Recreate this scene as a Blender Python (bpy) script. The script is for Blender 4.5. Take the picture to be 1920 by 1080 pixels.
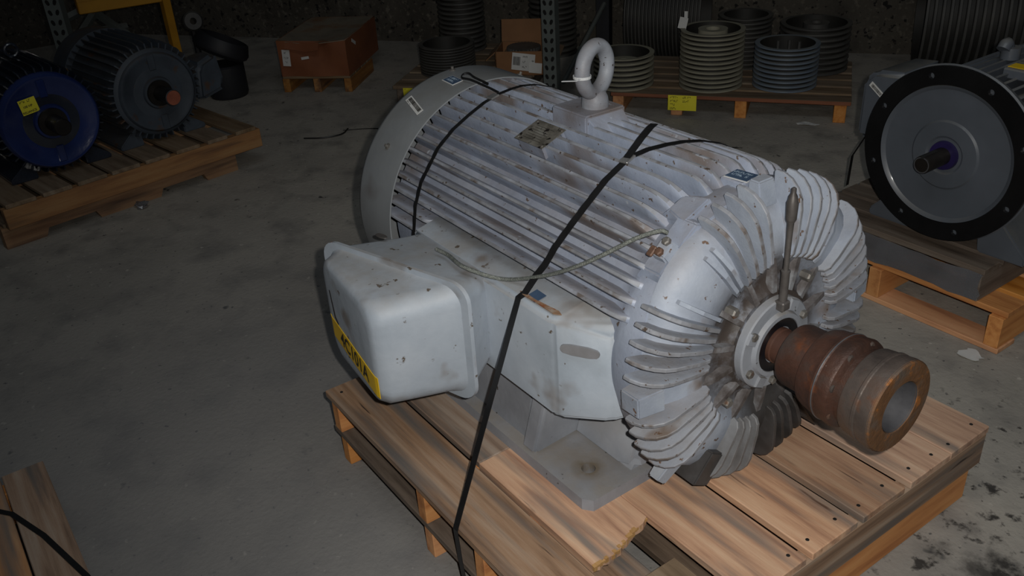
import bpy, bmesh, math, random
from mathutils import Vector, Matrix
random.seed(7)
for _o in list(bpy.data.objects): bpy.data.objects.remove(_o)
SC = bpy.context.scene
COL = SC.collection
R = math.radians
cos, sin, pi = math.cos, math.sin, math.pi

# ---------------------------------------------------------------- camera
CAM_LOC = Vector((1.567, -1.307, 1.62))
_p, _roll, _az, _f = R(29.1237), R(3.6886), R(145.9641), 1700.06
_F = Vector((cos(_az)*cos(_p), sin(_az)*cos(_p), -sin(_p)))
_R0 = Vector((sin(_az), -cos(_az), 0)); _D0 = _F.cross(_R0)
_R = _R0*cos(_roll) + _D0*sin(_roll); _D = -_R0*sin(_roll) + _D0*cos(_roll)
cam = bpy.data.cameras.new('camera'); cam.sensor_width = 36; cam.sensor_fit = 'HORIZONTAL'
cam.lens = _f*36/1920; cam.clip_start = .02
cam_o = bpy.data.objects.new('camera', cam); COL.objects.link(cam_o)
M = Matrix.Identity(4)
for i in range(3):
    M[i][0] = _R[i]; M[i][1] = -_D[i]; M[i][2] = -_F[i]; M[i][3] = CAM_LOC[i]
cam_o.matrix_world = M
SC.camera = cam_o

# ---------------------------------------------------------------- world, flash, exposure
W = bpy.data.worlds.new('world'); SC.world = W; W.use_nodes = True
W.node_tree.nodes['Background'].inputs[0].default_value = (.80, .90, 1.0, 1)
W.node_tree.nodes['Background'].inputs[1].default_value = .018
fl = bpy.data.lights.new('camera_flash', 'SPOT'); fl.energy = 130; fl.shadow_soft_size = .011
fl.color = (1.0, .965, .90); fl.spot_size = R(96); fl.spot_blend = 1.0
fl_o = bpy.data.objects.new('camera_flash', fl); COL.objects.link(fl_o)
fl_o.location = CAM_LOC + _R*.055 - _D*.035
fl_o.rotation_euler = (_F + _R*.13 - _D*.02).to_track_quat('-Z', 'Y').to_euler()
# added fill: unseen area light overhead stands in for the room's ambient light
sl = bpy.data.lights.new('ambient_fill', 'AREA'); sl.shape = 'RECTANGLE'; sl.size = 3.2; sl.size_y = 1.4; sl.energy = 26; sl.color = (.86, .94, 1.0)
sl_o = bpy.data.objects.new('ambient_fill', sl); COL.objects.link(sl_o); sl_o.location = (1.6, -.6, 4.2); sl_o.rotation_euler = (0, R(6), R(30))
SC.view_settings.view_transform = 'Standard'; SC.view_settings.look = 'None'
SC.view_settings.exposure = 0; SC.view_settings.gamma = 1
SC.view_settings.use_curve_mapping = False

# ---------------------------------------------------------------- helpers
def lin(c):
    return tuple((v/255/12.92 if v/255 <= .04045 else ((v/255+.055)/1.055)**2.4) for v in c) + (1,)

def mat(name, cols, scale=6, rough=.6, metal=0, bump=0, bscale=None, stretch=(1, 1, 1), specks=(), dust=None,
        rnd=.0, detail=6, coat=0, world=False, stains=(), trans=0):
    """cols: two or three sRGB colours mixed by noise; specks: (colour, scale, lo, hi); dust: (colour, amount);
    stains: (colour, centre, radius, scale, amount) patches with a place of their own, in the object's coordinates"""
    m = bpy.data.materials.new(name); m.use_nodes = True
    nt = m.node_tree; N = nt.nodes; Lk = nt.links
    bs = N['Principled BSDF']
    tc = N.new('ShaderNodeTexCoord'); oi = N.new('ShaderNodeObjectInfo')
    if world:
        g = N.new('ShaderNodeNewGeometry'); src = g.outputs['Position']
    else:
        src = tc.outputs['Object']
    off = N.new('ShaderNodeVectorMath'); off.operation = 'MULTIPLY_ADD'
    mul = N.new('ShaderNodeVectorMath'); mul.operation = 'SCALE'
    mul.inputs[0].default_value = (37.1, 51.7, 23.3)
    Lk.new(oi.outputs['Random'], mul.inputs['Scale'])
    off.inputs[1].default_value = stretch
    Lk.new(src, off.inputs[0])
    if world: off.inputs[2].default_value = (0, 0, 0)
    else: Lk.new(mul.outputs[0], off.inputs[2])
    vec = off.outputs[0]
    def noise(sc, det=detail, ro=.6, v=vec):
        n = N.new('ShaderNodeTexNoise'); n.inputs['Scale'].default_value = sc
        n.inputs['Detail'].default_value = det; n.inputs['Roughness'].default_value = ro
        Lk.new(v, n.inputs['Vector']); return n.outputs[0]
    def ramp(fac, stops):
        r = N.new('ShaderNodeValToRGB'); e = r.color_ramp.elements
        e[0].position, e[0].color = stops[0]; e[1].position, e[1].color = stops[-1]
        for p, c in stops[1:-1]:
            x = e.new(p); x.color = c
        Lk.new(fac, r.inputs[0]); return r.outputs[0]
    def mix(fac, a, b, mode='MIX'):
        x = N.new('ShaderNodeMix'); x.data_type = 'RGBA'; x.blend_type = mode
        if isinstance(fac, (int, float)): x.inputs[0].default_value = fac
        else: Lk.new(fac, x.inputs[0])
        for k, v in ((6, a), (7, b)):
            if isinstance(v, tuple): x.inputs[k].default_value = v
            else: Lk.new(v, x.inputs[k])
        return x.outputs[2]
    def math_(op, a, b):
        x = N.new('ShaderNodeMath'); x.operation = op; x.use_clamp = True
        for k, v in ((0, a), (1, b)):
            if isinstance(v, (int, float)): x.inputs[k].default_value = v
            else: Lk.new(v, x.inputs[k])
        return x.outputs[0]
    k = len(cols)
    base = noise(scale)
    col = ramp(base, [(.32 + .36*i/(k-1), lin(c)) for i, c in enumerate(cols)])
    if dust:
        g2 = N.new('ShaderNodeNewGeometry'); sp = N.new('ShaderNodeSeparateXYZ')
        Lk.new(g2.outputs['Normal'], sp.inputs[0])
        up = ramp(sp.outputs[2], [(.35, (0, 0, 0, 1)), (.95, (1, 1, 1, 1))])
        dn = ramp(noise(9), [(.3, (.15, .15, .15, 1)), (.62, (1, 1, 1, 1))])
        fac = math_('MULTIPLY', math_('MULTIPLY', up, dn), dust[1])
        col = mix(fac, col, lin(dust[0]))
    for c, s, lo, hi in specks:
        f = ramp(noise(s, 3, .55), [(lo, (0, 0, 0, 1)), (hi, (1, 1, 1, 1))])
        col = mix(f, col, lin(c))
    for c, cen, rad, s, amt, *rg in stains:
        lo_, hi_ = rg[0] if rg else (.30, .52)
        d = N.new('ShaderNodeVectorMath'); d.operation = 'DISTANCE'
        Lk.new(src, d.inputs[0]); d.inputs[1].default_value = cen
        r0, r1 = rad
        mr = N.new('ShaderNodeMapRange'); Lk.new(d.outputs['Value'], mr.inputs[0])
        mr.inputs[1].default_value = r1; mr.inputs[2].default_value = r0
        nn = ramp(noise(s), [(lo_, (0, 0, 0, 1)), (hi_, (1, 1, 1, 1))]) if s else None
        f = math_('MULTIPLY', mr.outputs[0], amt)
        if nn is not None: f = math_('MULTIPLY', f, nn)
        col = mix(f, col, lin(c))
    if rnd:
        hs = N.new('ShaderNodeHueSaturation'); Lk.new(col, hs.inputs['Color'])
        mr = N.new('ShaderNodeMapRange'); Lk.new(oi.outputs['Random'], mr.inputs[0])
        mr.inputs[3].default_value = 1-rnd; mr.inputs[4].default_value = 1+rnd
        Lk.new(mr.outputs[0], hs.inputs['Value'])
        m2 = N.new('ShaderNodeMath'); m2.operation = 'FRACT'; m3 = N.new('ShaderNodeMath'); m3.operation = 'MULTIPLY'
        Lk.new(oi.outputs['Random'], m3.inputs[0]); m3.inputs[1].default_value = 13.7
        Lk.new(m3.outputs[0], m2.inputs[0])
        ms = N.new('ShaderNodeMapRange'); Lk.new(m2.outputs[0], ms.inputs[0])
        ms.inputs[3].default_value = 1-rnd*1.6; ms.inputs[4].default_value = 1+rnd*.8
        Lk.new(ms.outputs[0], hs.inputs['Saturation']); col = hs.outputs[0]
    Lk.new(col, bs.inputs['Base Color'])
    bs.inputs['Roughness'].default_value = rough; bs.inputs['Metallic'].default_value = metal
    if coat: bs.inputs['Coat Weight'].default_value = coat; bs.inputs['Coat Roughness'].default_value = .12
    if trans:
        bs.inputs['Transmission Weight'].default_value = trans
    if bump:
        b = N.new('ShaderNodeBump'); b.inputs['Strength'].default_value = bump; b.inputs['Distance'].default_value = .01
        Lk.new(noise(bscale or scale*4, 5), b.inputs['Height']); Lk.new(b.outputs[0], bs.inputs['Normal'])
    return m

def obj(name, bm, m, parent=None, smooth=False, angle=35):
    """finish a bmesh (or take a mesh) as ONE object"""
    if isinstance(bm, bmesh.types.BMesh):
        bmesh.ops.recalc_face_normals(bm, faces=bm.faces[:])
        if smooth:
            for f in bm.faces: f.smooth = True
            lim = R(angle)
            for e in bm.edges:
                if len(e.link_faces) != 2 or e.calc_face_angle(0) > lim: e.smooth = False
        me = bpy.data.meshes.new(name); bm.to_mesh(me); bm.free()
        me.materials.append(m)
    else:
        me = bm
    o = bpy.data.objects.new(name, me); COL.objects.link(o)
    if parent is not None: o.parent = parent
    return o

def thing(name, label, cat, loc=(0, 0, 0), rz=0, group=None):
    o = bpy.data.objects.new(name, None); COL.objects.link(o)
    o.empty_display_size = .1
    o.location = loc; o.rotation_euler = (0, 0, rz)
    return tag(o, label, cat, group)

def tag(o, label, cat, group=None):
    o['label'] = label; o['category'] = cat
    if group: o['group'] = group
    return o

def struct(o):
    o['kind'] = 'structure'; return o

def box(bm, x0, x1, y0, y1, z0, z1, bev=0):
    r = bmesh.ops.create_cube(bm, size=1)
    vs = r['verts']
    for v in vs:
        v.co = Vector((x0 if v.co.x < 0 else x1, y0 if v.co.y < 0 else y1, z0 if v.co.z < 0 else z1))
    if bev:
        es = {e for v in vs for e in v.link_edges}
        bmesh.ops.bevel(bm, geom=list(es), offset=bev, segments=1, affect='EDGES')
    return bm

def hull(pts, bev=0, seg=2):
    bm = bmesh.new()
    for p in pts: bm.verts.new(p)
    r = bmesh.ops.convex_hull(bm, input=bm.verts[:])
    bmesh.ops.dissolve_limit(bm, angle_limit=R(2), verts=bm.verts[:], edges=bm.edges[:])
    if bev: bmesh.ops.bevel(bm, geom=bm.edges[:], offset=bev, segments=seg, affect='EDGES', clamp_overlap=True)
    return bm

def lathe(bm, prof, n=48, axis='X', closed=False, cx=0, cy=0, cz=0):
    """prof: (a, r) along the axis"""
    rings = []
    for a, r in prof:
        if r < 1e-6:
            p = (a, 0, 0) if axis == 'X' else (0, 0, a)
            rings.append([bm.verts.new((p[0]+cx, p[1]+cy, p[2]+cz))])
        else:
            ring = []
            for i in range(n):
                t = 2*pi*i/n
                p = (a, r*cos(t), r*sin(t)) if axis == 'X' else (r*cos(t), r*sin(t), a)
                ring.append(bm.verts.new((p[0]+cx, p[1]+cy, p[2]+cz)))
            rings.append(ring)
    m = len(rings)
    for k in range(m if closed else m-1):
        A, B = rings[k], rings[(k+1) % m]
        if len(A) == 1 and len(B) == 1: continue
        for i in range(n):
            j = (i+1) % n
            if len(A) == 1: bm.faces.new((A[0], B[i], B[j]))
            elif len(B) == 1: bm.faces.new((A[i], B[0], A[j]))
            else: bm.faces.new((A[i], B[i], B[j], A[j]))
    return bm

def loft(bm, secs, cap=True):
    rs = [[bm.verts.new(p) for p in s] for s in secs]
    n = len(rs[0])
    for A, B in zip(rs, rs[1:]):
        for i in range(n):
            j = (i+1) % n
            bm.faces.new((A[i], B[i], B[j], A[j]))
    if cap:
        bm.faces.new(rs[0]); bm.faces.new(rs[-1][::-1])
    return bm

def prism(bm, poly, lo, hi, plane='XZ'):
    """extrude a 2D outline between lo and hi along the third axis"""
    def P(u, v, w): return (u, w, v) if plane == 'XZ' else ((u, v, w) if plane == 'XY' else (w, u, v))
    a = [bm.verts.new(P(u, v, lo)) for u, v in poly]; b = [bm.verts.new(P(u, v, hi)) for u, v in poly]
    n = len(poly)
    bm.faces.new(a); bm.faces.new(b[::-1])
    for i in range(n):
        j = (i+1) % n
        bm.faces.new((a[i], a[j], b[j], b[i]))
    return bm

def tube(bm, pts, r, n=10, twist=0, rr=None):
    pts = [Vector(p) for p in pts]
    up = Vector((0, 0, 1)); rings = []
    for k, p in enumerate(pts):
        t = (pts[min(k+1, len(pts)-1)] - pts[max(k-1, 0)]).normalized()
        a = t.cross(up)
        if a.length < .05: a = t.cross(Vector((1, 0, 0)))
        a.normalize(); b = t.cross(a)
        q = rr[k] if rr else r
        rings.append([bm.verts.new(p + q*(a*cos(2*pi*i/n + twist*k) + b*sin(2*pi*i/n + twist*k))) for i in range(n)])
    for A, B in zip(rings, rings[1:]):
        for i in range(n):
            j = (i+1) % n
            bm.faces.new((A[i], B[i], B[j], A[j]))
    bm.faces.new(rings[0]); bm.faces.new(rings[-1][::-1])
    return bm

def ribbon(bm, pts, nors, w, th=.0012, wid=None):
    pts = [Vector(p) for p in pts]; rows = []
    for k, p in enumerate(pts):
        t = (pts[min(k+1, len(pts)-1)] - pts[max(k-1, 0)]).normalized()
        n = Vector(nors[k]); s = (wid[k] if wid else t.cross(n)).normalized()
        n = s.cross(t).normalized()
        if n.dot(Vector(nors[k])) < 0: n = -n
        rows.append([bm.verts.new(p + s*w/2*a + n*b) for a, b in ((-1, 0), (1, 0), (1, th), (-1, th))])
    for A, B in zip(rows, rows[1:]):
        for i in range(4):
            j = (i+1) % 4
            bm.faces.new((A[i], B[i], B[j], A[j]))
    bm.faces.new(rows[0]); bm.faces.new(rows[-1][::-1])
    return bm

def spline(pts, k=8):
    """Catmull-Rom through the points"""
    P = [Vector(p) for p in pts]; P = [2*P[0]-P[1]] + P + [2*P[-1]-P[-2]]
    out = []
    for i in range(1, len(P)-2):
        for s in range(k):
            t = s/k
            out.append(.5*((2*P[i]) + (P[i+1]-P[i-1])*t + (2*P[i-1]-5*P[i]+4*P[i+1]-P[i+2])*t*t + (3*P[i]-P[i-1]-3*P[i+1]+P[i+2])*t**3))
    out.append(P[-2]); return out

def text_mesh(name, s, size, m, parent, matrix, bold=0.0, sx=1):
    cu = bpy.data.curves.new(name, 'FONT'); cu.body = s; cu.size = size; cu.align_x = 'CENTER'; cu.align_y = 'CENTER'
    cu.offset = bold
    t = bpy.data.objects.new('tmp_text', cu); COL.objects.link(t)
    dg = bpy.context.evaluated_depsgraph_get(); dg.update()
    me = bpy.data.meshes.new_from_object(t.evaluated_get(dg)); bpy.data.objects.remove(t)
    me.materials.clear(); me.materials.append(m)
    me.transform(matrix @ Matrix.Diagonal((sx, 1, 1, 1)))
    o = bpy.data.objects.new(name, me); COL.objects.link(o); o.parent = parent
    return o

def scribble(name, rows, cw, ch, m, parent, mtx, seed=1):
    """writing too small to read in the photograph: rows of (x0, y, number of marks)"""
    rr = random.Random(seed); bm = bmesh.new()
    for x0, y, n in rows:
        for k in range(n):
            x = x0 + k*cw*1.25 + rr.uniform(-.1, .1)*cw; st_ = cw*.22
            if rr.random() < .12: continue
            if rr.random() < .8: box(bm, x, x+st_, y-ch/2, y+ch/2*rr.choice((1, 1, .3)), 0, .0003)
            if rr.random() < .6: box(bm, x+cw-st_, x+cw, y-ch/2*rr.choice((1, .2)), y+ch/2, 0, .0003)
            yy = y + ch*rr.choice((-.42, 0, .40)); box(bm, x, x+cw, yy-ch*.09, yy+ch*.09, 0, .0003)
    bm.transform(mtx); return obj(name, bm, m, parent)

def frame_matrix(origin, xdir, ydir):
    x = Vector(xdir).normalized(); y = Vector(ydir); z = x.cross(y).normalized(); y = z.cross(x)
    m = Matrix.Identity(4)
    for i in range(3):
        m[i][0], m[i][1], m[i][2], m[i][3] = x[i], y[i], z[i], origin[i]
    return m

def card(name, origin, xdir, ydir, w, h, m, parent=None, th=.0015):
    """a thin rectangular sticker or tag with thickness, centred at origin"""
    bm = bmesh.new(); box(bm, -w/2, w/2, -h/2, h/2, 0, th)
    bm.transform(frame_matrix(origin, xdir, ydir))
    return obj(name, bm, m, parent)

def jitter(bm, a):
    for v in bm.verts: v.co += Vector((random.uniform(-a, a), random.uniform(-a, a), random.uniform(-a, a)))

# ---------------------------------------------------------------- materials
GREY = [(124, 133, 150), (144, 153, 171), (160, 168, 184)]
M_PAINT = mat('grey_paint', GREY, 5, .5, bump=.12, bscale=60, dust=((122, 110, 100), .60),
              specks=[((112, 104, 102), 3.5, .52, .66), ((92, 78, 68), 60, .665, .70), ((164, 171, 181), 34, .69, .73)])
M_EDGE = mat('worn_fin_edge', [(106, 106, 110), (126, 128, 134), (146, 150, 160)], 14, .6, specks=[((98, 90, 86), 18, .56, .66), ((70, 58, 50), 60, .64, .68)])
M_PAINT2 = mat('grey_paint_box', [(138, 147, 157), (154, 163, 174), (166, 174, 184)], 4, .55, bump=.08, bscale=40, dust=((134, 126, 116), .6),
               specks=[((86, 76, 66), 34, .66, .70), ((118, 112, 108), 7, .58, .72)])
M_BELL = mat('grey_paint_end_bell', [(128, 136, 150), (146, 154, 168), (162, 169, 181)], 5, .58, bump=.12, bscale=60, dust=((128, 114, 100), .5),
             specks=[((118, 106, 98), 8, .58, .72), ((96, 76, 62), 56, .67, .71)],
             stains=[((52, 46, 43), (.55, 0, .375), (.135, .20), 22, 1.0), ((66, 58, 54), (.55, -.01, .40), (.10, .21), 9, .8), ((50, 48, 47), (.56, .09, .17), (.11, .17), 0, .95), ((60, 57, 56), (.56, -.02, .10), (.08, .15), 14, .8)])  # the last two entries darken the bell below the bearing
M_EYE = mat('dirty_eye_paint', [(112, 108, 112), (134, 138, 146), (150, 155, 164)], 9, .55, bump=.15, bscale=40, dust=((104, 94, 88), .6), specks=[((62, 54, 50), 55, .66, .69)])
M_FIN = mat('grey_paint_bell_fins', [(126, 134, 148), (144, 152, 166), (158, 166, 178)], 6, .55, bump=.12, bscale=60, dust=((128, 116, 104), .5),
            specks=[((112, 100, 92), 9, .60, .72), ((96, 74, 58), 50, .66, .70)])
M_CHARCOAL = mat('charcoal_casting', [(48, 46, 45), (62, 60, 60), (78, 77, 78)], 12, .55)  # charcoal tone for the lower right bell fins and the lower bosses
M_FINSHADE = mat('shaded_lower_casting', [(92, 90, 90), (110, 110, 112), (126, 128, 132)], 10, .6)  # darker fin paint: shade on the bottom fins put into the colour
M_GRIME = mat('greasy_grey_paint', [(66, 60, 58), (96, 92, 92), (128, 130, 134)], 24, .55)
M_COVER = mat('fan_cover_paint', [(116, 120, 124), (128, 132, 136), (138, 142, 146)], 3, .5, bump=.03, bscale=80, dust=((112, 108, 100), .5),
              specks=[((96, 88, 84), 4, .60, .78)])
M_FOOT = mat('foot_paint', [(118, 122, 130), (134, 138, 146), (146, 150, 158)], 5, .55, bump=.1, bscale=50, dust=((132, 124, 114), .7),
             specks=[((60, 56, 54), 26, .69, .72)], stains=[((104, 92, 74), (.327, -.292, .03), (.02, .045), 20, .8)])
M_BLACKSEAL = mat('black_rubber', [(10, 10, 14), (18, 18, 24)], 10, .35)
M_RUST = mat('rusted_steel', [(48, 37, 33), (74, 49, 39), (64, 59, 56)], 7, .5, .2, bump=.3, bscale=40, specks=[((104, 60, 36), 16, .62, .74), ((170, 170, 165), 60, .76, .78)])
M_RUST2 = mat('coupling_steel', [(66, 59, 56), (86, 77, 72), (94, 68, 54)], 9, .42, .25, bump=.2, bscale=40, specks=[((108, 66, 38), 12, .63, .74)])
M_RUSTO = mat('orange_rust', [(74, 52, 36), (100, 68, 40), (84, 74, 66)], 14, .7, .1, bump=.3, bscale=60, specks=[((140, 86, 36), 30, .62, .72)])
M_STEEL = mat('bare_steel', [(92, 92, 96), (116, 116, 120)], 20, .4, .6)
M_SHAFT = mat('rusted_shaft', [(74, 50, 42), (96, 66, 54)], 14, .5, .3)
M_BOLT = mat('weathered_bolt', [(96, 92, 88), (128, 126, 122)], 30, .5, .4, specks=[((104, 66, 40), 40, .55, .7)])
M_RUBOLT = mat('rusty_bolt', [(84, 62, 50), (116, 88, 72)], 40, .6, .2)
M_PLATE = mat('worn_nameplate', [(96, 92, 84), (130, 126, 118), (150, 148, 140)], 24, .4, .45, specks=[((40, 36, 32), 60, .58, .64)], stretch=(1, 1, 1))
M_TUBE = mat('dark_pipe', [(78, 74, 72), (100, 96, 94)], 30, .5, .4)
M_STRAP = mat('black_strap', [(20, 20, 21), (28, 28, 29)], 30, .42)
M_SEAL = mat('strap_seal_metal', [(150, 150, 150), (176, 176, 176)], 30, .35, .7)
M_ROPE = mat('wire_rope', [(112, 116, 112), (140, 144, 138)], 90, .45, .5, bump=.5, bscale=300)
M_WHITEP = mat('white_plastic', [(196, 198, 200), (206, 208, 210)], 10, .4)
M_BLUE = mat('blue_sticker', [(50, 66, 88), (64, 82, 106)], 12, .45)
M_PAPER = mat('white_paper', [(190, 190, 188), (206, 206, 204)], 10, .6)
M_INK = mat('black_ink', [(22, 20, 20), (28, 26, 26)], 10, .5)
M_INK2 = mat('pale_ink', [(150, 168, 184), (160, 178, 194)], 10, .5)
M_YELLOW = mat('yellow_tape', [(206, 166, 18), (222, 184, 30)], 10, .4)
M_TAG = mat('yellow_card', [(214, 204, 40), (228, 216, 54)], 10, .6)
M_PINEN = mat('pine_board', [(146, 98, 64), (184, 134, 92), (198, 156, 116)], 3.2, .7, stretch=(.9, 11, 11), bump=.12, bscale=22, rnd=.20,
              specks=[((124, 108, 96), 1.7, .52, .70), ((90, 60, 40), 5, .66, .74)])
M_PINEO = mat('weathered_board', [(112, 86, 66), (148, 118, 93), (164, 142, 122)], 3, .75, stretch=(.8, 12, 12), bump=.15, bscale=24, rnd=.16,
              specks=[((98, 92, 88), 1.6, .52, .7), ((60, 46, 38), 4, .70, .75)])
M_STRING = mat('orange_stringer', [(166, 104, 52), (196, 132, 72), (206, 146, 86)], 3, .7, stretch=(1, 10, 10), bump=.08, bscale=20, rnd=.10)
M_STRINGD = mat('aged_stringer', [(124, 82, 44), (146, 102, 56), (156, 116, 70)], 3, .75, stretch=(1, 10, 10), bump=.08, bscale=20, rnd=.12, specks=[((84, 58, 42), 2, .52, .72)])
M_ENDG = mat('dark_plank', [(70, 58, 48), (98, 84, 72), (112, 100, 88)], 3, .8, stretch=(1, 10, 10), bump=.15, bscale=22, rnd=.15)
M_PINED = mat('dusty_board', [(92, 74, 54), (118, 98, 76), (130, 114, 94)], 3, .85, stretch=(1, 9, 9), bump=.1, bscale=20, rnd=.15)
M_OAK = mat('red_stained_edge', [(112, 66, 46), (136, 84, 58)], 4, .75, stretch=(1, 8, 8))
M_SPLINT = mat('fresh_split_wood', [(158, 118, 70), (186, 146, 94)], 20, .8, stretch=(1, 3, 3))
M_SHEAVE = mat('dusty_sheave', [(124, 120, 104), (148, 144, 127)], 8, .75, bump=.05, dust=((140, 136, 120), .5))
M_SHEAVED = mat('dark_sheave', [(60, 60, 60), (82, 80, 76)], 8, .6, .1, dust=((104, 100, 92), .5))
M_SHEAVEB = mat('blue_grey_sheave', [(92, 104, 118), (112, 124, 138)], 6, .5, dust=((140, 140, 132), .6))
M_GROOVE = mat('dark_groove', [(26, 25, 23), (38, 36, 32)], 10, .6)  # one flat dark tone for the groove walls of the pulleys
M_CARD = mat('cardboard', [(116, 80, 50), (136, 96, 62)], 4, .8, dust=((120, 110, 94), .7))
M_CARDR = mat('red_brown_cardboard', [(112, 64, 38), (132, 78, 46)], 4, .75)
M_LID = mat('dusty_carton_lid', [(112, 102, 88), (130, 120, 104), (122, 92, 66)], 5, .85)
M_RACK = mat('rack_steel_paint', [(80, 86, 84), (94, 100, 98)], 6, .6, dust=((124, 120, 112), .3), specks=[((88, 70, 56), 20, .68, .72)])
M_RACKD = mat('dark_rack_paint', [(22, 23, 28), (32, 33, 38)], 6, .6)
M_HOLE = mat('slot_shadow_black', [(10, 10, 10), (14, 14, 14)], 6, .9)
M_YEL2 = mat('yellow_beam_paint', [(150, 104, 8), (168, 120, 14)], 6, .55)
M_MBLUE = mat('blue_motor_paint', [(24, 38, 84), (34, 50, 100)], 6, .22, coat=.5, bump=.2, bscale=14)
M_MDARK = mat('dark_motor_paint', [(24, 29, 40), (36, 42, 54)], 6, .25, coat=.7, bump=.3, bscale=18)
M_MOLD = mat('old_grey_motor_paint', [(44, 51, 60), (62, 70, 80)], 6, .65, specks=[((70, 52, 40), 10, .62, .72)], dust=((62, 54, 45), .8))
M_MGREY = mat('gloss_grey_motor_paint', [(72, 77, 84), (83, 88, 96)], 4, .42, coat=.12, dust=((126, 122, 112), .6))
M_FLANGE = mat('black_flange', [(12, 12, 13), (20, 20, 21)], 8, .35)
M_DARKSH = mat('dark_shaft', [(26, 23, 22), (42, 38, 35)], 14, .4, .4)
M_VIOLET = mat('violet_seal', [(26, 20, 56), (36, 28, 72)], 10, .4)
M_WRAP = mat('clear_stretch_wrap', [(150, 150, 155), (170, 170, 175)], 10, .18, trans=.75)
M_RUSTEND = mat('red_rust_end', [(120, 62, 44), (150, 84, 60)], 14, .7)
M_FLOOR = mat('concrete_floor', [(142, 137, 128), (158, 152, 143), (172, 166, 155)], 1.3, .8, world=True, bump=.25, bscale=55, detail=10,
              specks=[((118, 114, 109), 6, .48, .80), ((184, 178, 168), 34, .66, .73), ((84, 82, 80), 48, .66, .72), ((62, 60, 58), 10, .69, .75)],
              stains=[((106, 106, 108), (-.3, -.85, 0), (.7, 2.3), 0, .7), ((46, 43, 41), (.98, .45, 0), (.25, .55), 17, .95, (.56, .64)), ((46, 43, 41), (.85, .75, 0), (.2, .5), 28, .9, (.60, .66)), ((40, 38, 36), (1.05, .40, 0), (.1, .3), 7, .9, (.50, .60))])
M_WALL = mat('pitted_concrete_wall', [(56, 52, 46), (72, 67, 60), (92, 87, 78)], 2.2, .95, world=True, bump=.9, bscale=20, detail=9,
             specks=[((104, 98, 88), 30, .55, .70), ((26, 24, 22), 26, .60, .65), ((36, 33, 30), 2.2, .56, .76)])
M_CEIL = mat('dark_ceiling', [(60, 58, 56), (70, 68, 66)], 2, .9, world=True)

# ---------------------------------------------------------------- the setting
E1 = Vector((cos(R(36)), sin(R(36)), 0)); E2 = Vector((-sin(R(36)), cos(R(36)), 0))   # along / behind the row by the wall
ROW = Vector((-1.10, 2.64, 0))
def row(a, b, z=0): return ROW + E1*a + E2*b + Vector((0, 0, z))

bm = bmesh.new(); box(bm, -9, 6, -6, 8, -.12, 0)
struct(obj('floor', bm, M_FLOOR))
bm = bmesh.new(); box(bm, -9, 9, 0, .2, -.05, 4.2)
w = struct(obj('wall_back', bm, M_WALL)); w.location = row(0, 1.34); w.rotation_euler = (0, 0, R(36))
bm = bmesh.new(); box(bm, -.1, .1, -6, 4, -.05, 4.2)
w = struct(obj('wall_left', bm, M_WALL)); w.location = (-6.6, -1, 0)

# ---------------------------------------------------------------- pallets
_plank_cache = {}
def plank_mesh(L, Wd, T, m):
    key = (round(L, 3), round(Wd, 3), round(T, 3), m.name)
    if key not in _plank_cache:
        bm = bmesh.new(); box(bm, -L/2, L/2, -Wd/2, Wd/2, 0, T, .0022)
        bmesh.ops.recalc_face_normals(bm, faces=bm.faces[:])
        me = bpy.data.meshes.new('plank'); bm.to_mesh(me); bm.free(); me.materials.append(m)
        _plank_cache[key] = me
    return _plank_cache[key]

def plank(name, parent, L, Wd, T, m, loc, rz=0, tilt=0):
    o = obj(name, plank_mesh(L, Wd, T, m), m, parent)
    o.location = loc; o.rotation_euler = (tilt, 0, rz); return o

def notched(L, Wd, H, m):
    """stringer with two fork notches, length along X, standing"""
    h = L/2; n = .036
    poly = [(-h, 0), (-h+.15*L, 0), (-h+.165*L, n), (-h+.355*L, n), (-h+.37*L, 0), (h-.37*L, 0), (h-.355*L, n), (h-.165*L, n), (h-.15*L, 0), (h, 0), (h, H), (-h, H)]
    bm = bmesh.new(); prism(bm, poly, -Wd/2, Wd/2); return bm

NAILM = None
def nails(board, L, xs, ys, T):
    global NAILM
    if NAILM is None:
        bm = bmesh.new(); lathe(bm, [(0, .0045), (.0012, .0035), (.0014, 0)], 8, 'Z')
        NAILM = bpy.data.meshes.new('nail'); bm.to_mesh(NAILM); bm.free(); NAILM.materials.append(M_HOLE)
    for x in xs:
        for y in ys:
            o = obj('nail', NAILM, M_HOLE, board); o.location = (x + random.uniform(-.006, .006), y + random.uniform(-.01, .01), T)

# the pallet under the big motor: deck boards along X, stringers along Y
pal = thing('wooden_pallet', 'bright pine pallet directly under the large grey motor, one deck board broken', 'pallet', (0, 0, .110))
X0, X1, Y0, Y1 = -.392, .790, -.611, .561
XC, LX = (X0+X1)/2, X1-X0
for sx in (-.352, .094, .339, .7705):
    plank('stringer', pal, Y1-Y0-.008, .038, .090, M_PINEO if sx > .7 else M_STRING, (sx, (Y0+Y1)/2, 0), pi/2)
ST = (-.352-XC, .094-XC, .339-XC, .760-XC)
rows_ = [(-.611, -.468, M_PINEO), (-.272, -.106, M_PINEN), (-.088, .060, M_PINEN), (.078, .226, M_PINEN), (.248, .400, M_PINEN), (.403, .561, M_PINEN)]
for a, b, mm in rows_:
    dx = random.uniform(-.0012, .0012)
    o = plank('deck_board', pal, LX, b-a, .020, mm, (XC+dx, (a+b)/2, .090))
    nails(o, LX, (ST[0], ST[3]), (-(b-a)*.3, (b-a)*.3), .020)
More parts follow.
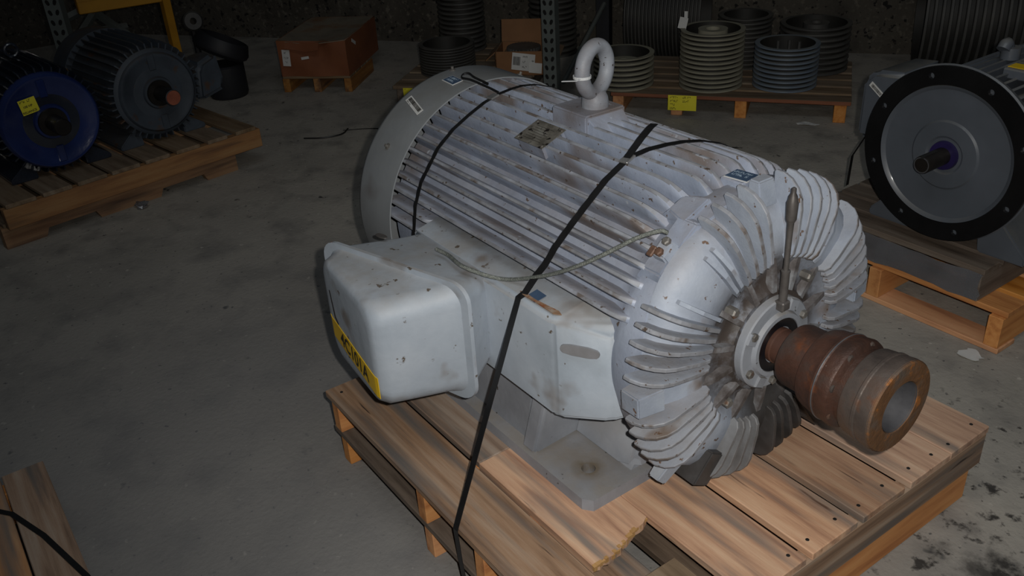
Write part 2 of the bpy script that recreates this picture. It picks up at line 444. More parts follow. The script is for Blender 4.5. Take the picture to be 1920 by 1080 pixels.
# second row: weathered length, then a newer length snapped off short of the end
o = plank('deck_board', pal, .12-X0, .182, .020, M_PINEO, ((X0+.12)/2, -.364, .090))
poly = [(.123, -.457), (.535, -.457)]
for k in range(15):
    t = (k+.5)/15; poly.append((.538 - .030*t + random.uniform(-.005, .005) + .006*sin(5*t), -.457 + .182*t))
poly += [(.50, -.275), (.123, -.275)]
bm = bmesh.new(); prism(bm, poly, .090, .110, 'XY')
bd = obj('deck_board', bm, M_PINEN, pal); bd['label'] = 'newer deck board snapped off with a ragged end'
bm = bmesh.new()
for k in range(22):
    t = (k+.5)/22; x = .538 - .030*t + .006*sin(5*t); y = -.457 + .182*t
    box(bm, x-.006, x+random.uniform(.0005, .005), y-.0041, y+.0041, .102+random.uniform(-.004, .004), .1105+random.uniform(-.003, .0015))
obj('splinters', bm, M_SPLINT, bd)
plank('deck_board', pal, .17, .125, .019, M_PINED, (.704, -.372, .090))

# the pallet beneath it, standing on the floor
pal2 = thing('wooden_pallet', 'lower pallet on the floor beneath the bright pine pallet of the large motor', 'pallet', (0, 0, 0))
for sx in (-.345, .098, .340, .757):
    plank('stringer', pal2, Y1-Y0-.03, .038, .090, M_STRING, (sx, (Y0+Y1)/2-.004, 0), pi/2)
for k, (a, b) in enumerate([(-.606, -.48), (-.44, -.30), (-.26, -.12), (-.07, .06), (.10, .23), (.27, .39), (.42, .545)]):
    plank('deck_board', pal2, LX-.03, b-a, .020, (M_ENDG, M_PINEO)[k % 2], (XC-.006, (a+b)/2, .090))

def pallet(label, loc, rz, L, Wd, nb, H, m_deck, m_str, ns=3, notch=False, bottom=True, sh=.09, name='wooden_pallet', edge=None):
    """deck boards along local Y (depth Wd), stringers along local X (length L); front edge at y=0, from x=0 to -L"""
    t = thing(name, label, 'pallet', loc, rz)
    z = 0
    if bottom:
        for k in range(3):
            o = plank('bottom_board', t, Wd, .10, .018, m_deck, (-.06 - (L-.12)*k/2, Wd/2, 0), pi/2)
        z = .018
    for k in range(ns):
        y = .022 + (Wd-.044)*k/(ns-1)
        if notch:
            o = obj('stringer', notched(L, .04, sh, m_str), m_str, t); o.location = (-L/2, y, z)
        else:
            plank('stringer', t, L, .04, sh, m_str, (-L/2, y, z))
    pitch = L/nb
    for k in range(nb):
        plank('deck_board', t, Wd, pitch-random.uniform(.02, .05), .018, m_deck, (-pitch*(k+.5), Wd/2, z+sh), pi/2)
    return t

# two pallets under the motors at the left: front edges run along az ~100 deg
LA = R(100.2)
pallet('lower notched pallet under the blue motor, standing on the floor', (-2.745, .0, 0), LA, 1.12, .90, 7, .11, M_PINED, M_STRINGD, notch=True, bottom=False, sh=.095)
pallet('upper dusty pallet carrying the blue motor and the old grey motor', (-2.675, .125, .113), LA, 1.22, 1.02, 8, .11, M_PINED, M_STRINGD, bottom=False, sh=.090)

# two pallets under the flange motor at the right
def pallet_x(label, x0, x1, y0, y1, z, mats, blocks, sh, nb, bottom):
    """deck boards along X"""
    t = thing('wooden_pallet', label, 'pallet', (x1, y0, z))
    L = x1-x0; Wd = y1-y0; zz = 0
    if bottom:
        for k in range(3): plank('bottom_board', t, L, .10, .018, mats[0], (-L/2, .05+(Wd-.10)*k/2, 0))
        zz = .018
    for x in blocks: plank('stringer', t, Wd, .045, sh, mats[1], (x-x1, Wd/2, zz), pi/2)
    p = Wd/nb
    for k in range(nb):
        plank('deck_board', t, L, p-random.uniform(.012, .03), .020, mats[2], (-L/2, p*(k+.5), zz+sh))
    return t
pallet_x('fresh yellow pine pallet on the floor beneath the black flange motor', -.28, .495, 1.195, 1.86, 0, (M_STRING, M_STRING, M_STRING), (-.25, .05, .468), .105, 5, True)
pallet_x('dark weathered pallet carrying the motor with the black flange', -.26, .400, 1.20, 1.80, .144, (M_ENDG, M_ENDG, M_ENDG), (-.23, .06, .375), .088, 6, False)
ww = bmesh.new()
pts = [(-.10+.05*k, 1.194+random.uniform(-.004, .004), .150) for k in range(11)]
rows2 = [[ww.verts.new((p[0]+random.uniform(-.01, .01), p[1]-.004*math.sin(j*2+k), p[2]+.022*j+random.uniform(-.004, .004))) for k, p in enumerate(pts)] for j in range(5)]
for A_, B_ in zip(rows2, rows2[1:]):
    for k in range(10): ww.faces.new((A_[k], A_[k+1], B_[k+1], B_[k]))
o = obj('stretch_wrap', ww, M_WRAP, None, True); sm = o.modifiers.new('thickness', 'SOLIDIFY'); sm.thickness = .0006
tag(o, 'crumpled clear stretch wrap along the edge of the dark weathered pallet', 'plastic wrap')

# pallet at the lower left corner
t = thing('wooden_pallet', 'pallet corner of orange boards at the lower left with a black strap across', 'pallet', (-.705, -1.288, 0))
for k, (a, b) in enumerate([(-.10, 0), (-.235, -.105), (-.37, -.24), (-.50, -.375)]):
    plank('deck_board', t, 1.15, b-a, .020, M_PINEN if k else M_PINEO, (.575, (a+b)/2, .120))
for x in (.03, .55, 1.1): plank('stringer', t, .50, .045, .10, M_STRING, (x, -.25, .02), pi/2)
for y in (-.05, -.45): plank('bottom_board', t, 1.15, .1, .02, M_PINED, (.575, y, 0))
bm = bmesh.new()
ribbon(bm, [(-.62, -1.46, .142), (-.53, -1.392, .142), (-.40, -1.345, .142), (-.20, -1.295, .1425), (-.12, -1.279, .139), (-.115, -1.2785, .06)], [(0, 0, 1)]*4+[(0, 1, 1), (0, 1, 0)], .013)
tag(obj('packing_strap', bm, M_STRAP), 'black strap lying across the pallet corner at the lower left', 'strap')

# ================================================================ the big motor
A = .368                                        # axis height above the deck
mo = thing('electric_motor', 'large grey finned electric motor with a rusty shaft coupling, strapped on the near pallet', 'electric motor', (0, 0, .220))
def cyl(x, ang, r): return Vector((x, r*cos(R(ang)), A + r*sin(R(ang))))
def rad(ang): return Vector((0, cos(R(ang)), sin(R(ang))))

# fan cover
bm = bmesh.new()
lathe(bm, [(-.412, .3470), (-.575, .3470), (-.592, .342), (-.602, .330), (-.606, .30), (-.610, .0), ], 96, cz=A)
lathe(bm, [(-.412, .3470), (-.412, .3435), (-.57, .3435), (-.585, .338), (-.594, .325), (-.598, .0)], 96, cz=A)
bmesh.ops.remove_doubles(bm, verts=bm.verts[:], dist=1e-5)
fc = obj('fan_cover', bm, M_COVER, mo, True)
for x, an in ((-.565, 93), (-.50, 143), (-.50, 62)):
    bm = bmesh.new(); lathe(bm, [(-.002, .009), (.003, .009), (.004, .004), (.011, .004), (.011, 0)], 10, 'Z')
    o = obj('cover_bolt', bm, M_BOLT, fc, True); o.location = cyl(x, an, .346); o.rotation_euler = (R(an-90), 0, 0)
def sticker(name, x, an, r, w, h, m, parent, spin=0, th=.0012):
    n = rad(an); xd = Vector((1, 0, 0)); yd = n.cross(xd)
    c, s = cos(R(spin)), sin(R(spin))
    return card(name, cyl(x, an, r), xd*c + yd*s, -xd*s + yd*c, w, h, m, parent, th), frame_matrix(cyl(x, an, r+th+.0004), xd*c+yd*s, -xd*s+yd*c)
def barcode(parent, mtx, w, h, n=22, name='barcode'):
    bm = bmesh.new(); x = -w/2
    rr = random.Random(3)
    while x < w/2:
        bw = rr.choice((.0008, .0012, .002)); box(bm, x, x+bw, -h/2, h/2, 0, .0003); x += bw + rr.choice((.0008, .0014))
    bm.transform(mtx); return obj(name, bm, M_INK, parent)
# barcode label
st, mx = sticker('barcode_label', -.508, 121.3, .3475, .098, .021, M_PAPER, fc, -15)
barcode(st, mx @ Matrix.Translation((0, .002, 0)), .084, .011)
scribble('print', [(-.040, -.0075, 7)], .0034, .0032, M_INK, st, mx, 3)
st, mx = sticker('blue_sticker', -.495, 100.5, .3475, .056, .030, M_BLUE, fc, -4)
scribble('print', [(-.022, .006, 8), (-.018, -.006, 7)], .0042, .0075, M_INK2, st, mx @ Matrix.Translation((0, 0, .0007)), 5)
sticker('white_edge', -.4945, 100.7, .3472, .060, .034, M_PAPER, st, -4)

# frame
bm = bmesh.new()
lathe(bm, [(-.46, .0), (-.46, .298), (.395, .298), (.43, .308), (.452, .320), (.500, .320), (.500, .0)], 128, cz=A)
fr = obj('frame', bm, M_PAINT, mo, True)
def fin_mesh(x0, x1, ra, rb, tb, tc, name, run0=.0, run1=.055, m=M_PAINT):
    """cast fin with draft: base thickness tb at radius ra, crest tc at rb; slopes down at the far end"""
    bm = bmesh.new()
    secs = []
    rc = rb
    prof = [(x0, rc-run0*.6), (x0+.004, rc), ((x0+x1)/2, rc), (x1-run1*1.25, rc), (x1-run1*.95, rc-.0015), (x1-run1*.70, rc-.006), (x1-run1*.4, rc-.018), (x1, ra+.002)]
    for x, r in prof:
        k = (r-ra)/(rb-ra)
        t1 = tb + (tc-tb)*k
        secs.append([(x, -tb/2, ra-.006), (x, -t1*.62-tb*.06, ra+(r-ra)*.35), (x, -t1/2, r-.0022), (x, -t1/2+.002, r), (x, t1/2-.002, r), (x, t1/2, r-.0022), (x, t1*.62+tb*.06, ra+(r-ra)*.35), (x, tb/2, ra-.006)])
    loft(bm, secs)
    bmesh.ops.recalc_face_normals(bm, faces=bm.faces[:])
    for f in bm.faces: f.smooth = True
    for e in bm.edges:
        if len(e.link_faces) != 2 or e.calc_face_angle(0) > R(40): e.smooth = False
    for f in bm.faces:
        if len(f.verts) == 4 and min(v.co.z for v in f.verts) > ra+.012 and all(abs(v.co.y) < tc*.8 for v in f.verts) and max(v.co.z for v in f.verts)-min(v.co.z for v in f.verts) < .013: f.material_index = 1
    me = bpy.data.meshes.new(name); bm.to_mesh(me); bm.free(); me.materials.append(m); me.materials.append(M_EDGE); return me
F_FULL = fin_mesh(-.452, .455, .299, .3425, .020, .0090, 'cooling_fin')
F_MID = fin_mesh(-.452, .425, .299, .3425, .020, .0090, 'cooling_fin', run1=.075)
F_LOW = fin_mesh(-.452, .480, .299, .3425, .020, .0090, 'cooling_fin', run1=.05)
F_SHORT = fin_mesh(-.452, -.225, .299, .3425, .020, .0090, 'cooling_fin', run1=.03)
F_REST = fin_mesh(.12, .48, .299, .3425, .020, .0090, 'cooling_fin', run1=.06)
def put_fin(me, an, parent=fr, name='cooling_fin'):
    o = obj(name, me, None, parent); o.location = (0, 0, A); o.rotation_euler = (R(an-90), 0, 0); return o
SP = 6.25
for k in range(-14, 14):
    an = 89.2 + SP*k
    if an > 160: put_fin(F_SHORT, an)
    elif 104 < an < 130: put_fin(F_MID, an)
    elif an > 130: put_fin(F_LOW, an)
    else: put_fin(F_FULL, an)
for an in (196, 203, 210, 330, 337, 344, 240, 250, 262, 270, 278, 290, 300):
    put_fin(F_SHORT, an)

# pad under the lifting eye
pad = hull([(x, y, z) for x in (-.085, .040) for y in (-.045, .075) for z in (A+.29, A+.362)], .004, 2)
pd = obj('lifting_pad', pad, M_PAINT, mo, True)
bm = hull([(.030, -.040, A+.362), (.030, .070, A+.362), (.105, -.030, A+.312), (.105, .055, A+.312), (.03, -.04, A+.30), (.03, .07, A+.30)], .003)
obj('pad_ramp', bm, M_PAINT, pd, True)
# lifting eye: ring plane turned about the vertical
bm = bmesh.new()
ea, eb, nz = .0525, .0175, 1.037-.22
ha = R(107)
hd = Vector((cos(ha), sin(ha), 0)); hn = Vector((cos(ha-pi/2), sin(ha-pi/2), 0))
EC = Vector((-.006, .022, nz))
rings = []
for i in range(48):
    t = 2*pi*i/48; d = hd*cos(t) + Vector((0, 0, 1))*sin(t)
    rings.append([bm.verts.new(EC + d*(ea + eb*cos(2*pi*j/20)) + hn*eb*1.02*sin(2*pi*j/20)) for j in range(20)])
for i in range(48):
    P_, Q_ = rings[i], rings[(i+1) % 48]
    for j in range(20): bm.faces.new((P_[j], Q_[j], Q_[(j+1) % 20], P_[(j+1) % 20]))
lathe(bm, [(A+.355, .0), (A+.355, .031), (A+.372, .032), (A+.385, .030), (A+.397, .024), (A+.405, 0)], 32, 'Z', cx=EC.x, cy=EC.y)
eye = obj('lifting_eye', bm, M_EYE, mo, True, 50)

# cable tie round one limb of the eye
zc = EC - hd*ea + Vector((0, 0, -.004))
bm = bmesh.new()
pts = [zc + hd*(eb+.0015)*cos(2*pi*k/20) + hn*(eb+.0022)*sin(2*pi*k/20) for k in range(21)]
ribbon(bm, pts, [hd*cos(2*pi*k/20) + hn*sin(2*pi*k/20) for k in range(21)], .006, .0014)
t1 = zc + hn*(eb*.4) - hd*(eb+.002)
ribbon(bm, [t1, t1 - hd*.012 + Vector((0, 0, -.001)), t1 + Vector((-.034, -.024, -.007))], [(0, 0, 1)]*3, .005, .0016)
for v in bm.verts: v.co.z += .22
tag(obj('cable_tie', bm, M_WHITEP), 'white plastic cable tie looped around the lifting eye', 'cable tie')

# nameplate
xd = Vector((1, 0, 0)); npn = rad(110.6)
npl = card('nameplate', cyl(-.033, 110.6, .3445), xd, npn.cross(xd), .104, .076, M_PLATE, mo, .0018)
for a_, b_ in ((-.045, -.031), (.045, -.031), (-.045, .031), (.045, .031)):
    bm = bmesh.new(); lathe(bm, [(0, .0032), (.0015, .0028), (.002, 0)], 10, 'Z')
    bm.transform(frame_matrix(cyl(-.033, 110.6, .3463) + xd*a_ + npn.cross(xd)*b_, xd, npn.cross(xd))); obj('rivet', bm, M_BOLT, npl, True)
mxn = frame_matrix(cyl(-.033, 110.6, .3468), xd, npn.cross(xd))
bm = bmesh.new()
for k in range(7): box(bm, -.035+.003*(k % 2), .03-.006*(k % 3), -.025+.0075*k, -.0243+.0075*k, 0, .0003)
bm.transform(mxn); obj('engraved_lines', bm, M_HOLE, npl)
bm = bmesh.new()
for s in (-1, 1): box(bm, -.045, .045, s*.030-.004, s*.030+.004, -.034, -.0002)
bm.transform(frame_matrix(cyl(-.033, 110.6, .3445), xd, npn.cross(xd))); obj('plate_mount', bm, M_PAINT, npl)

# end bell with fins
bm = bmesh.new()
lathe(bm, [(.497, .0), (.497, .326), (.512, .325), (.530, .314), (.545, .292), (.554, .262), (.558, .225), (.559, .195), (.552, .178), (.545, .165), (.545, .130), (.552, .118), (.562, .112), (.562, .0)], 96, cz=A)
for v in bm.verts:                                # the casting bulges on the diagonals, between the groups of fins
    y_, z_ = v.co.y, v.co.z-A; r_ = math.hypot(y_, z_)
    if r_ > .185:
        k_ = cos(4*(math.atan2(z_, y_)-pi/4)); g_ = min(1, (r_-.185)/.1)
        q_ = (r_ + g_*(.015*k_ - .013))/r_; v.co.y *= q_; v.co.z = A + z_*q_; v.co.x += g_*(.006*k_-.003)*(1 if v.co.x > .5 else 0)
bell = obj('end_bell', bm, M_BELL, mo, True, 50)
def bell_fin(outer=.348, w=.0090, x0=.500):
    bm = bmesh.new()
    poly = [(x0+.004, .312), (x0, outer-.004), (x0+.003, outer), (x0+.020, outer-.0005), (x0+.042, outer-.008), (x0+.060, outer-.022), (x0+.072, outer-.040), (x0+.078, outer-.062), (x0+.081, .225), (x0+.080, .196), (x0+.073, .184), (x0+.060, .180), (x0+.045, .20), (x0+.030, .26)]
    prism(bm, poly, -w/2, w/2)
    bmesh.ops.bevel(bm, geom=[e for e in bm.edges if abs(e.verts[0].co.y-e.verts[1].co.y) < 1e-6], offset=.0016, segments=1, affect='EDGES')
    bmesh.ops.recalc_face_normals(bm, faces=bm.faces[:])
    for f in bm.faces:
        if abs(f.normal.y) < .9: f.material_index = 1
    me = bpy.data.meshes.new('bell_fin'); bm.to_mesh(me); bm.free(); me.materials.append(M_FIN); me.materials.append(M_EDGE); return me
BF = bell_fin(); BFM = bell_fin(); BFM.materials.clear(); BFM.materials.append(M_FINSHADE); BFM.materials.append(M_FINSHADE)
BFG = bell_fin(); BFG.materials.clear(); BFG.materials.append(M_CHARCOAL); BFG.materials.append(M_CHARCOAL)
bm = bmesh.new(); prism(bm, [(.52, .30), (.548, .305), (.560, .285), (.572, .255), (.574, .20), (.566, .182), (.55, .20)], -.004, .004)
BFS = bpy.data.meshes.new('bell_fin'); bm.to_mesh(BFS); bm.free(); BFS.materials.append(M_FIN)
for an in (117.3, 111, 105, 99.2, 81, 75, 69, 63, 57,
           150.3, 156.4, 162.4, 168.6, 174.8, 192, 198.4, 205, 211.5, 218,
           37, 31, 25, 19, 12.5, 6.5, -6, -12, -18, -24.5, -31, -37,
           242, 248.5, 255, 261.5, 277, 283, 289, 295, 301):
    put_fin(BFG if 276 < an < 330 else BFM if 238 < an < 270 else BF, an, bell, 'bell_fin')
for an in (144.5, 122.5, 126.5, 50): put_fin(BFS, an, bell, 'bell_fin')
def boss(an, x0, x1, r0, r1, w0, w1, name='bell_boss', m=M_FIN):
    o = obj(name, hull([(x, s*w, r) for x, w, r in ((x0, w0, r0), (x1, w0, r0), (x0, w1, r1), (x1-.012, w1, r1))for s in (-1, 1)], .003), m, bell, True)
    o.location = (0, 0, A); o.rotation_euler = (R(an-90), 0, 0); return o
boss(183.5, .498, .560, .290, .349, .026, .024)
boss(90, .497, .535, .290, .343, .025, .022)
boss(0, .498, .560, .290, .349, .026, .024)
boss(225, .500, .540, .29, .370, .020, .016)
boss(239, .500, .572, .26, .345, .028, .024, m=M_CHARCOAL)
boss(306, .500, .590, .18, .356, .034, .030, m=M_CHARCOAL)
boss(318, .500, .588, .18, .345, .03, .028, m=M_CHARCOAL)
# short ribs in the recess round the bearing
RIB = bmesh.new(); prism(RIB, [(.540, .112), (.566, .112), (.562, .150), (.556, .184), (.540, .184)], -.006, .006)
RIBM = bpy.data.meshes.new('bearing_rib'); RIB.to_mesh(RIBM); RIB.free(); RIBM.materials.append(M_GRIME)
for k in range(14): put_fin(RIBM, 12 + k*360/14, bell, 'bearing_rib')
for an in (136, 44, 224):
    bm = bmesh.new(); lathe(bm, [(.54, .011), (.566, .011), (.569, .008), (.569, 0)], 6, 'X'); o = obj('bolt', bm, M_BOLT, bell); o.location = (0, .155*cos(R(an)), A+.155*sin(R(an)))

# bearing cap
bm = bmesh.new()
lathe(bm, [(.555, .102), (.578, .102), (.581, .099), (.581, .074), (.590, .070), (.590, .061), (.584, .060), (.584, .0), (.555, 0)], 64, cz=A)
bc = obj('bearing_cap', bm, M_FOOT, mo, True, 40)
for k in range(6):
    an = 28 + 60*k
    bm = bmesh.new(); lathe(bm, [(.578, .0095), (.588, .0095), (.590, .007), (.590, 0)], 6, 'X')
    o = obj('bolt', bm, M_BOLT, bc); o.location = (0, .087*cos(R(an)), A+.087*sin(R(an))); o.rotation_euler = (R(17*k), 0, 0)
for k in range(4):
    an = 62 + 90*k
    bm = bmesh.new(); prism(bm, [(.579, .074), (.588, .076), (.586, .098), (.579, .100)], -.012, .012); o = obj('cap_lug', bm, M_FOOT, bc); o.location = (0, 0, A); o.rotation_euler = (R(an-90), 0, 0)
bm = bmesh.new(); lathe(bm, [(.580, .060), (.5885, .0595), (.586, .050), (.588, .041), (.580, .041)], 48, cz=A); obj('shaft_seal', bm, M_BLACKSEAL, mo, True)
bm = bmesh.new(); lathe(bm, [(.57, 0), (.57, .0385), (.594, .0385), (.596, .036), (.66, .036), (.66, 0)], 40, cz=A); obj('shaft', bm, M_SHAFT, mo, True)
# coupling
bm = bmesh.new(); lathe(bm, [(.628, .036), (.628, .058), (.632, .064), (.640, .067), (.700, .0675), (.70, .036)], 56, cz=A)
cp = obj('shaft_coupling', bm, M_RUST, mo, True); cp['label'] = 'rusty brown flexible coupling on the shaft end'
bm = bmesh.new(); lathe(bm, [(.690, .05), (.690, .074), (.694, .080), (.705, .084), (.720, .0865), (.733, .089), (.735, .0905), (.741, .0905), (.743, .089), (.765, .0925), (.772, .090), (.777, .083), (.780, .078), (.800, .078), (.80, .05)], 64, cz=A)
obj('coupling_sleeve', bm, M_RUST, cp, True, 30)
bm = bmesh.new(); lathe(bm, [(.738, .0905), (.7395, .0918), (.741, .0905)], 64, cz=A); obj('seam_ring', bm, M_STEEL, cp, True)
for k in range(8):
    an = 25+45*k
    bm = bmesh.new(); lathe(bm, [(.760, .0105), (.7745, .0105), (.777, .008), (.777, 0)], 10, 'X'); o = obj('coupling_bolt', bm, M_RUST2, cp, True); o.location = (0, .0795*cos(R(an)), A+.0795*sin(R(an)))
bm = bmesh.new(); lathe(bm, [(.792, .05), (.792, .080), (.795, .086), (.799, .0875), (.824, .0905), (.826, .0925), (.831, .0925), (.833, .091), (.852, .0935), (.862, .0925), (.862, .0925)], 64, cz=A)
obj('coupling_flange', bm, M_RUST2, cp, True, 30)
bm = bmesh.new(); lathe(bm, [(.860, .0930), (.8655, .090), (.8665, .072), (.866, .054), (.862, .0515)], 64, cz=A); obj('flange_face', bm, M_RUSTO, cp, True)
bm = bmesh.new(); lathe(bm, [(.865, .0517), (.79, .0505), (.79, 0)], 64, cz=A); obj('bore', bm, M_STEEL, cp, True)

# grease pipe
bm = bmesh.new()
gb, gt = Vector((.586, .002, A+.086)), Vector((.584, .004, A+.345))
gv = gt-gb
prof = [(0, .009), (.02, .009), (.03, .0085), (.30, .0085), (.32, .0095), (.325, .0095), (.33, .0055), (.60, .0058), (.72, .0068), (.74, .0095), (.75, .0105), (.88, .0115), (.90, .0095), (.93, .0085), (.955, .005), (.99, .005), (1.0, .002)]
tube(bm, [gb+gv*t for t, r in prof], 0, 12, rr=[r for t, r in prof])
gp = obj('grease_pipe', bm, M_TUBE, mo, True)
bm = bmesh.new(); box(bm, .574, .598, -.011, .013, A+.083, A+.104, .003); obj('pipe_elbow', bm, M_TUBE, gp)

# side pedestal that carries the terminal box
ped = hull([(-.245, -.372, .205), (-.245, -.372, .452), (.318, -.372, .205), (.318, -.372, .452),
            (-.255, -.24, .475), (.33, -.24, .478), (-.255, -.20, .19), (.30, -.20, .19),
            (.425, -.310, .225), (.425, -.310, .435), (.470, -.22, .24), (.470, -.22, .46)], .014, 3)
pe = obj('pedestal', ped, M_PAINT2, mo, True, 60)
st = card('blue_sticker', (.232, -.346, .4605), (1, -.05, 0), (.05, 1, .2), .034, .030, M_BLUE, pe)
bm = bmesh.new(); prism(bm, [(.19, -.357), (.205, -.362), (.26, -.361), (.31, -.362), (.325, -.352), (.31, -.347), (.275, -.351), (.235, -.3545), (.20, -.352)], .4585, .4605, 'XY')
obj('rust_patch', bm, mat('rust_smear', [(112, 92, 78), (134, 104, 80), (146, 134, 122)], 40, .7, specks=[((128, 76, 44), 60, .56, .66)]), pe)
# patch of bare primer
bm = bmesh.new()
pf = Vector((.107, .062, 0)).normalized()
mxp = frame_matrix(Vector((.372, -.3455, .392)), pf, (0, 0, 1))
pol = [(.034*cos(t)*(1 if abs(cos(t)) < .8 else 1.25), .014*sin(t)+.002*sin(3*t)) for t in [2*pi*k/24 for k in range(24)]]
prism(bm, pol, -.003, .0016, 'XY'); bm.transform(mxp)
M_PRIMER = mat('grey_primer', [(112, 112, 114), (124, 124, 128)], 30, .7)
obj('primer_patch', bm, M_PRIMER, pe)

# feet
def foot(side):
    s = side
    bm = bmesh.new()
    # base strip with the front bolt pad (hole cut through)
    out = [(-.345, -.368), (.395, -.368), (.416, -.352), (.416, -.150), (-.345, -.150)]
    hc, hr, nh = (.327, -.292), .0165, 20
    ov = [bm.verts.new((x, y*s, .030)) for x, y in out]; hv = [bm.verts.new((hc[0]+hr*cos(2*pi*k/nh), (hc[1]+hr*sin(2*pi*k/nh))*s, .030)) for k in range(nh)]
    es = [bm.edges.new((ov[k], ov[(k+1) % 5])) for k in range(5)] + [bm.edges.new((hv[k], hv[(k+1) % nh])) for k in range(nh)]
    r = bmesh.ops.triangle_fill(bm, use_beauty=True, edges=es)
    fs = [g for g in r['geom'] if isinstance(g, bmesh.types.BMFace)]
    ex = bmesh.ops.extrude_face_region(bm, geom=fs)
    for g in ex['geom']:
        if isinstance(g, bmesh.types.BMVert): g.co.z = 0
    f = obj('foot', bm, M_FOOT, mo)
    # side wall and gussets rising to the frame
    def part(name, pts, bev=.006):
        obj(name, hull([(x, y*s, z) for x, y, z in pts], bev, 2), M_FOOT, f, True, 50)
    part('foot_web', [(-.33, -.335, .025), (.155, -.335, .025), (-.33, -.315, .22), (.165, -.315, .22), (-.33, -.20, .025), (.155, -.20, .025), (-.33, -.20, .22), (.165, -.20, .22)], .005)
    part('gusset', [(.160, -.362, .028), (.215, -.362, .028), (.172, -.318, .215), (.225, -.318, .215), (.160, -.16, .028), (.205, -.16, .028), (.17, -.16, .22), (.21, -.16, .22)], .010)
    part('inner_wall', [(.20, -.235, .028), (.405, -.235, .028), (.20, -.20, .14), (.395, -.20, .10), (.20, -.12, .028), (.405, -.12, .028), (.2, -.12, .15), (.395, -.12, .12)], .012)
    return f
foot(1); foot(-1)

# terminal box
bxp = lambda x: -.577 + (x+.28)/.41*.122          # tilted parting plane
def rrect(x0, x1, z0, z1, r, yf, n=6):
    P_ = []
    for cx_, cz_, a0 in ((x1-r, z1-r, 0), (x0+r, z1-r, 90), (x0+r, z0+r, 180), (x1-r, z0+r, 270)):
        for k in range(n+1):
            t = R(a0 + 90*k/n); x = cx_ + r*cos(t); P_.append((x, yf(x), cz_ + r*sin(t)))
    return P_
ffr = lambda x: -.618 + (x+.24)*(-.030/.29)      # front face of the cover
bm = bmesh.new()
loft(bm, [rrect(-.235, .07, .22, .452, .03, lambda x: -.362), rrect(-.245, .095, .215, .458, .035, lambda x: -.40 - max(0, -.12-x)*.25), rrect(-.276, .126, .193, .474, .045, lambda x: bxp(x)+.004)])
tb = obj('terminal_box', bm, M_PAINT2, mo, True, 50)
bm = bmesh.new()
loft(bm, [rrect(-.292, .138, .184, .484, .045, lambda x: bxp(x)+.004), rrect(-.292, .138, .184, .484, .045, lambda x: bxp(x)-.005)])
bmesh.ops.bevel(bm, geom=[e for e in bm.edges if len(e.link_faces) == 2 and e.calc_face_angle(0) > 1], offset=.002, segments=2, affect='EDGES')
rm = obj('box_rim', bm, M_PAINT2, tb, True, 50)
bm = bmesh.new()
lp = lambda a, b, t: a + (b-a)*t
secs = [rrect(-.274, .120, .196, .472, .045, lambda x: bxp(x)-.004)]
for t in (.08, .35, .65, .85):
    x0_, x1_ = lp(-.270, -.247, t), lp(.112, .058, t)
    secs.append(rrect(x0_, x1_, lp(.198, .203, t), lp(.470, .466, t), lp(.045, .05, t), lambda x, t=t: lp(bxp(x)-.004, ffr(x), t)))
for ins, dt in ((.005, .955), (.014, .985), (.028, 1.0)):
    secs.append(rrect(-.246+ins, .055-ins, .204+ins, .466-ins, .05, lambda x, dt=dt: lp(bxp(x)-.004, ffr(x), dt)))
loft(bm, secs)
cv = obj('box_cover', bm, M_PAINT2, tb, True, 45)
for x, z in ((-.262, .474), (.088, .474), (.128, .33), (.09, .194), (-.26, .194)):
    bm = bmesh.new(); lathe(bm, [(0, .008), (.005, .008), (.007, .004), (.007, 0)], 6, 'Z'); bm.transform(frame_matrix(Vector((x, bxp(x)-.005, z)), (0, 0, 1), (.96, .28, 0)))
    obj('cover_screw', bm, M_RUBOLT, tb)
bm = bmesh.new(); lathe(bm, [(0, .020), (.001, .019), (.001, 0)], 20, 'Z')
for v in bm.verts: v.co.y *= .45
o = obj('slot_plug', bm, M_TUBE, tb, True); o.location = (-.225, -.462, .4735); o.rotation_euler = (0, 0, R(10))
# yellow number tape on the front face
def facept(x, z, off=.0015): return Vector((x, ffr(x)-off, z))
tp = bmesh.new()
cols_ = []
for k in range(25):
    x = -.243 + .290*k/24
    e = .0
    if x > .028: e = (x-.028)**2*8
    if x < -.218: e = (-.218-x)**2*14
    zc_ = .292 - .030*(k/24)
    cols_.append([tp.verts.new(facept(x, zc_+dz, o_) + Vector((0, e, 0))) for dz, o_ in ((-.027, .0008), (.027, .0008), (.027, .0022), (-.027, .0022))])
for P_, Q_ in zip(cols_, cols_[1:]):
    for i in range(4): tp.faces.new((P_[i], Q_[i], Q_[(i+1) % 4], P_[(i+1) % 4]))
tp.faces.new(cols_[0]); tp.faces.new(cols_[-1][::-1])
o = obj('number_tape', tp, M_YELLOW, tb)
fx = Vector((.29, -.030, -.030)).normalized()
text_mesh('tape_lettering', '4C101A', .054, M_INK, tb, frame_matrix(facept(-.085, .2755, .0032), fx, (0, 0, 1)), .0012, .92)
bm = bmesh.new(); prism(bm, [(-.205, .395), (-.200, .395), (-.188, .33), (-.172, .318), (-.176, .314), (-.194, .325)], 0, .001)
for v in bm.verts: v.co.y = ffr(v.co.x) - .0006 - v.co.y
obj('marker_stroke', bm, M_INK, tb)

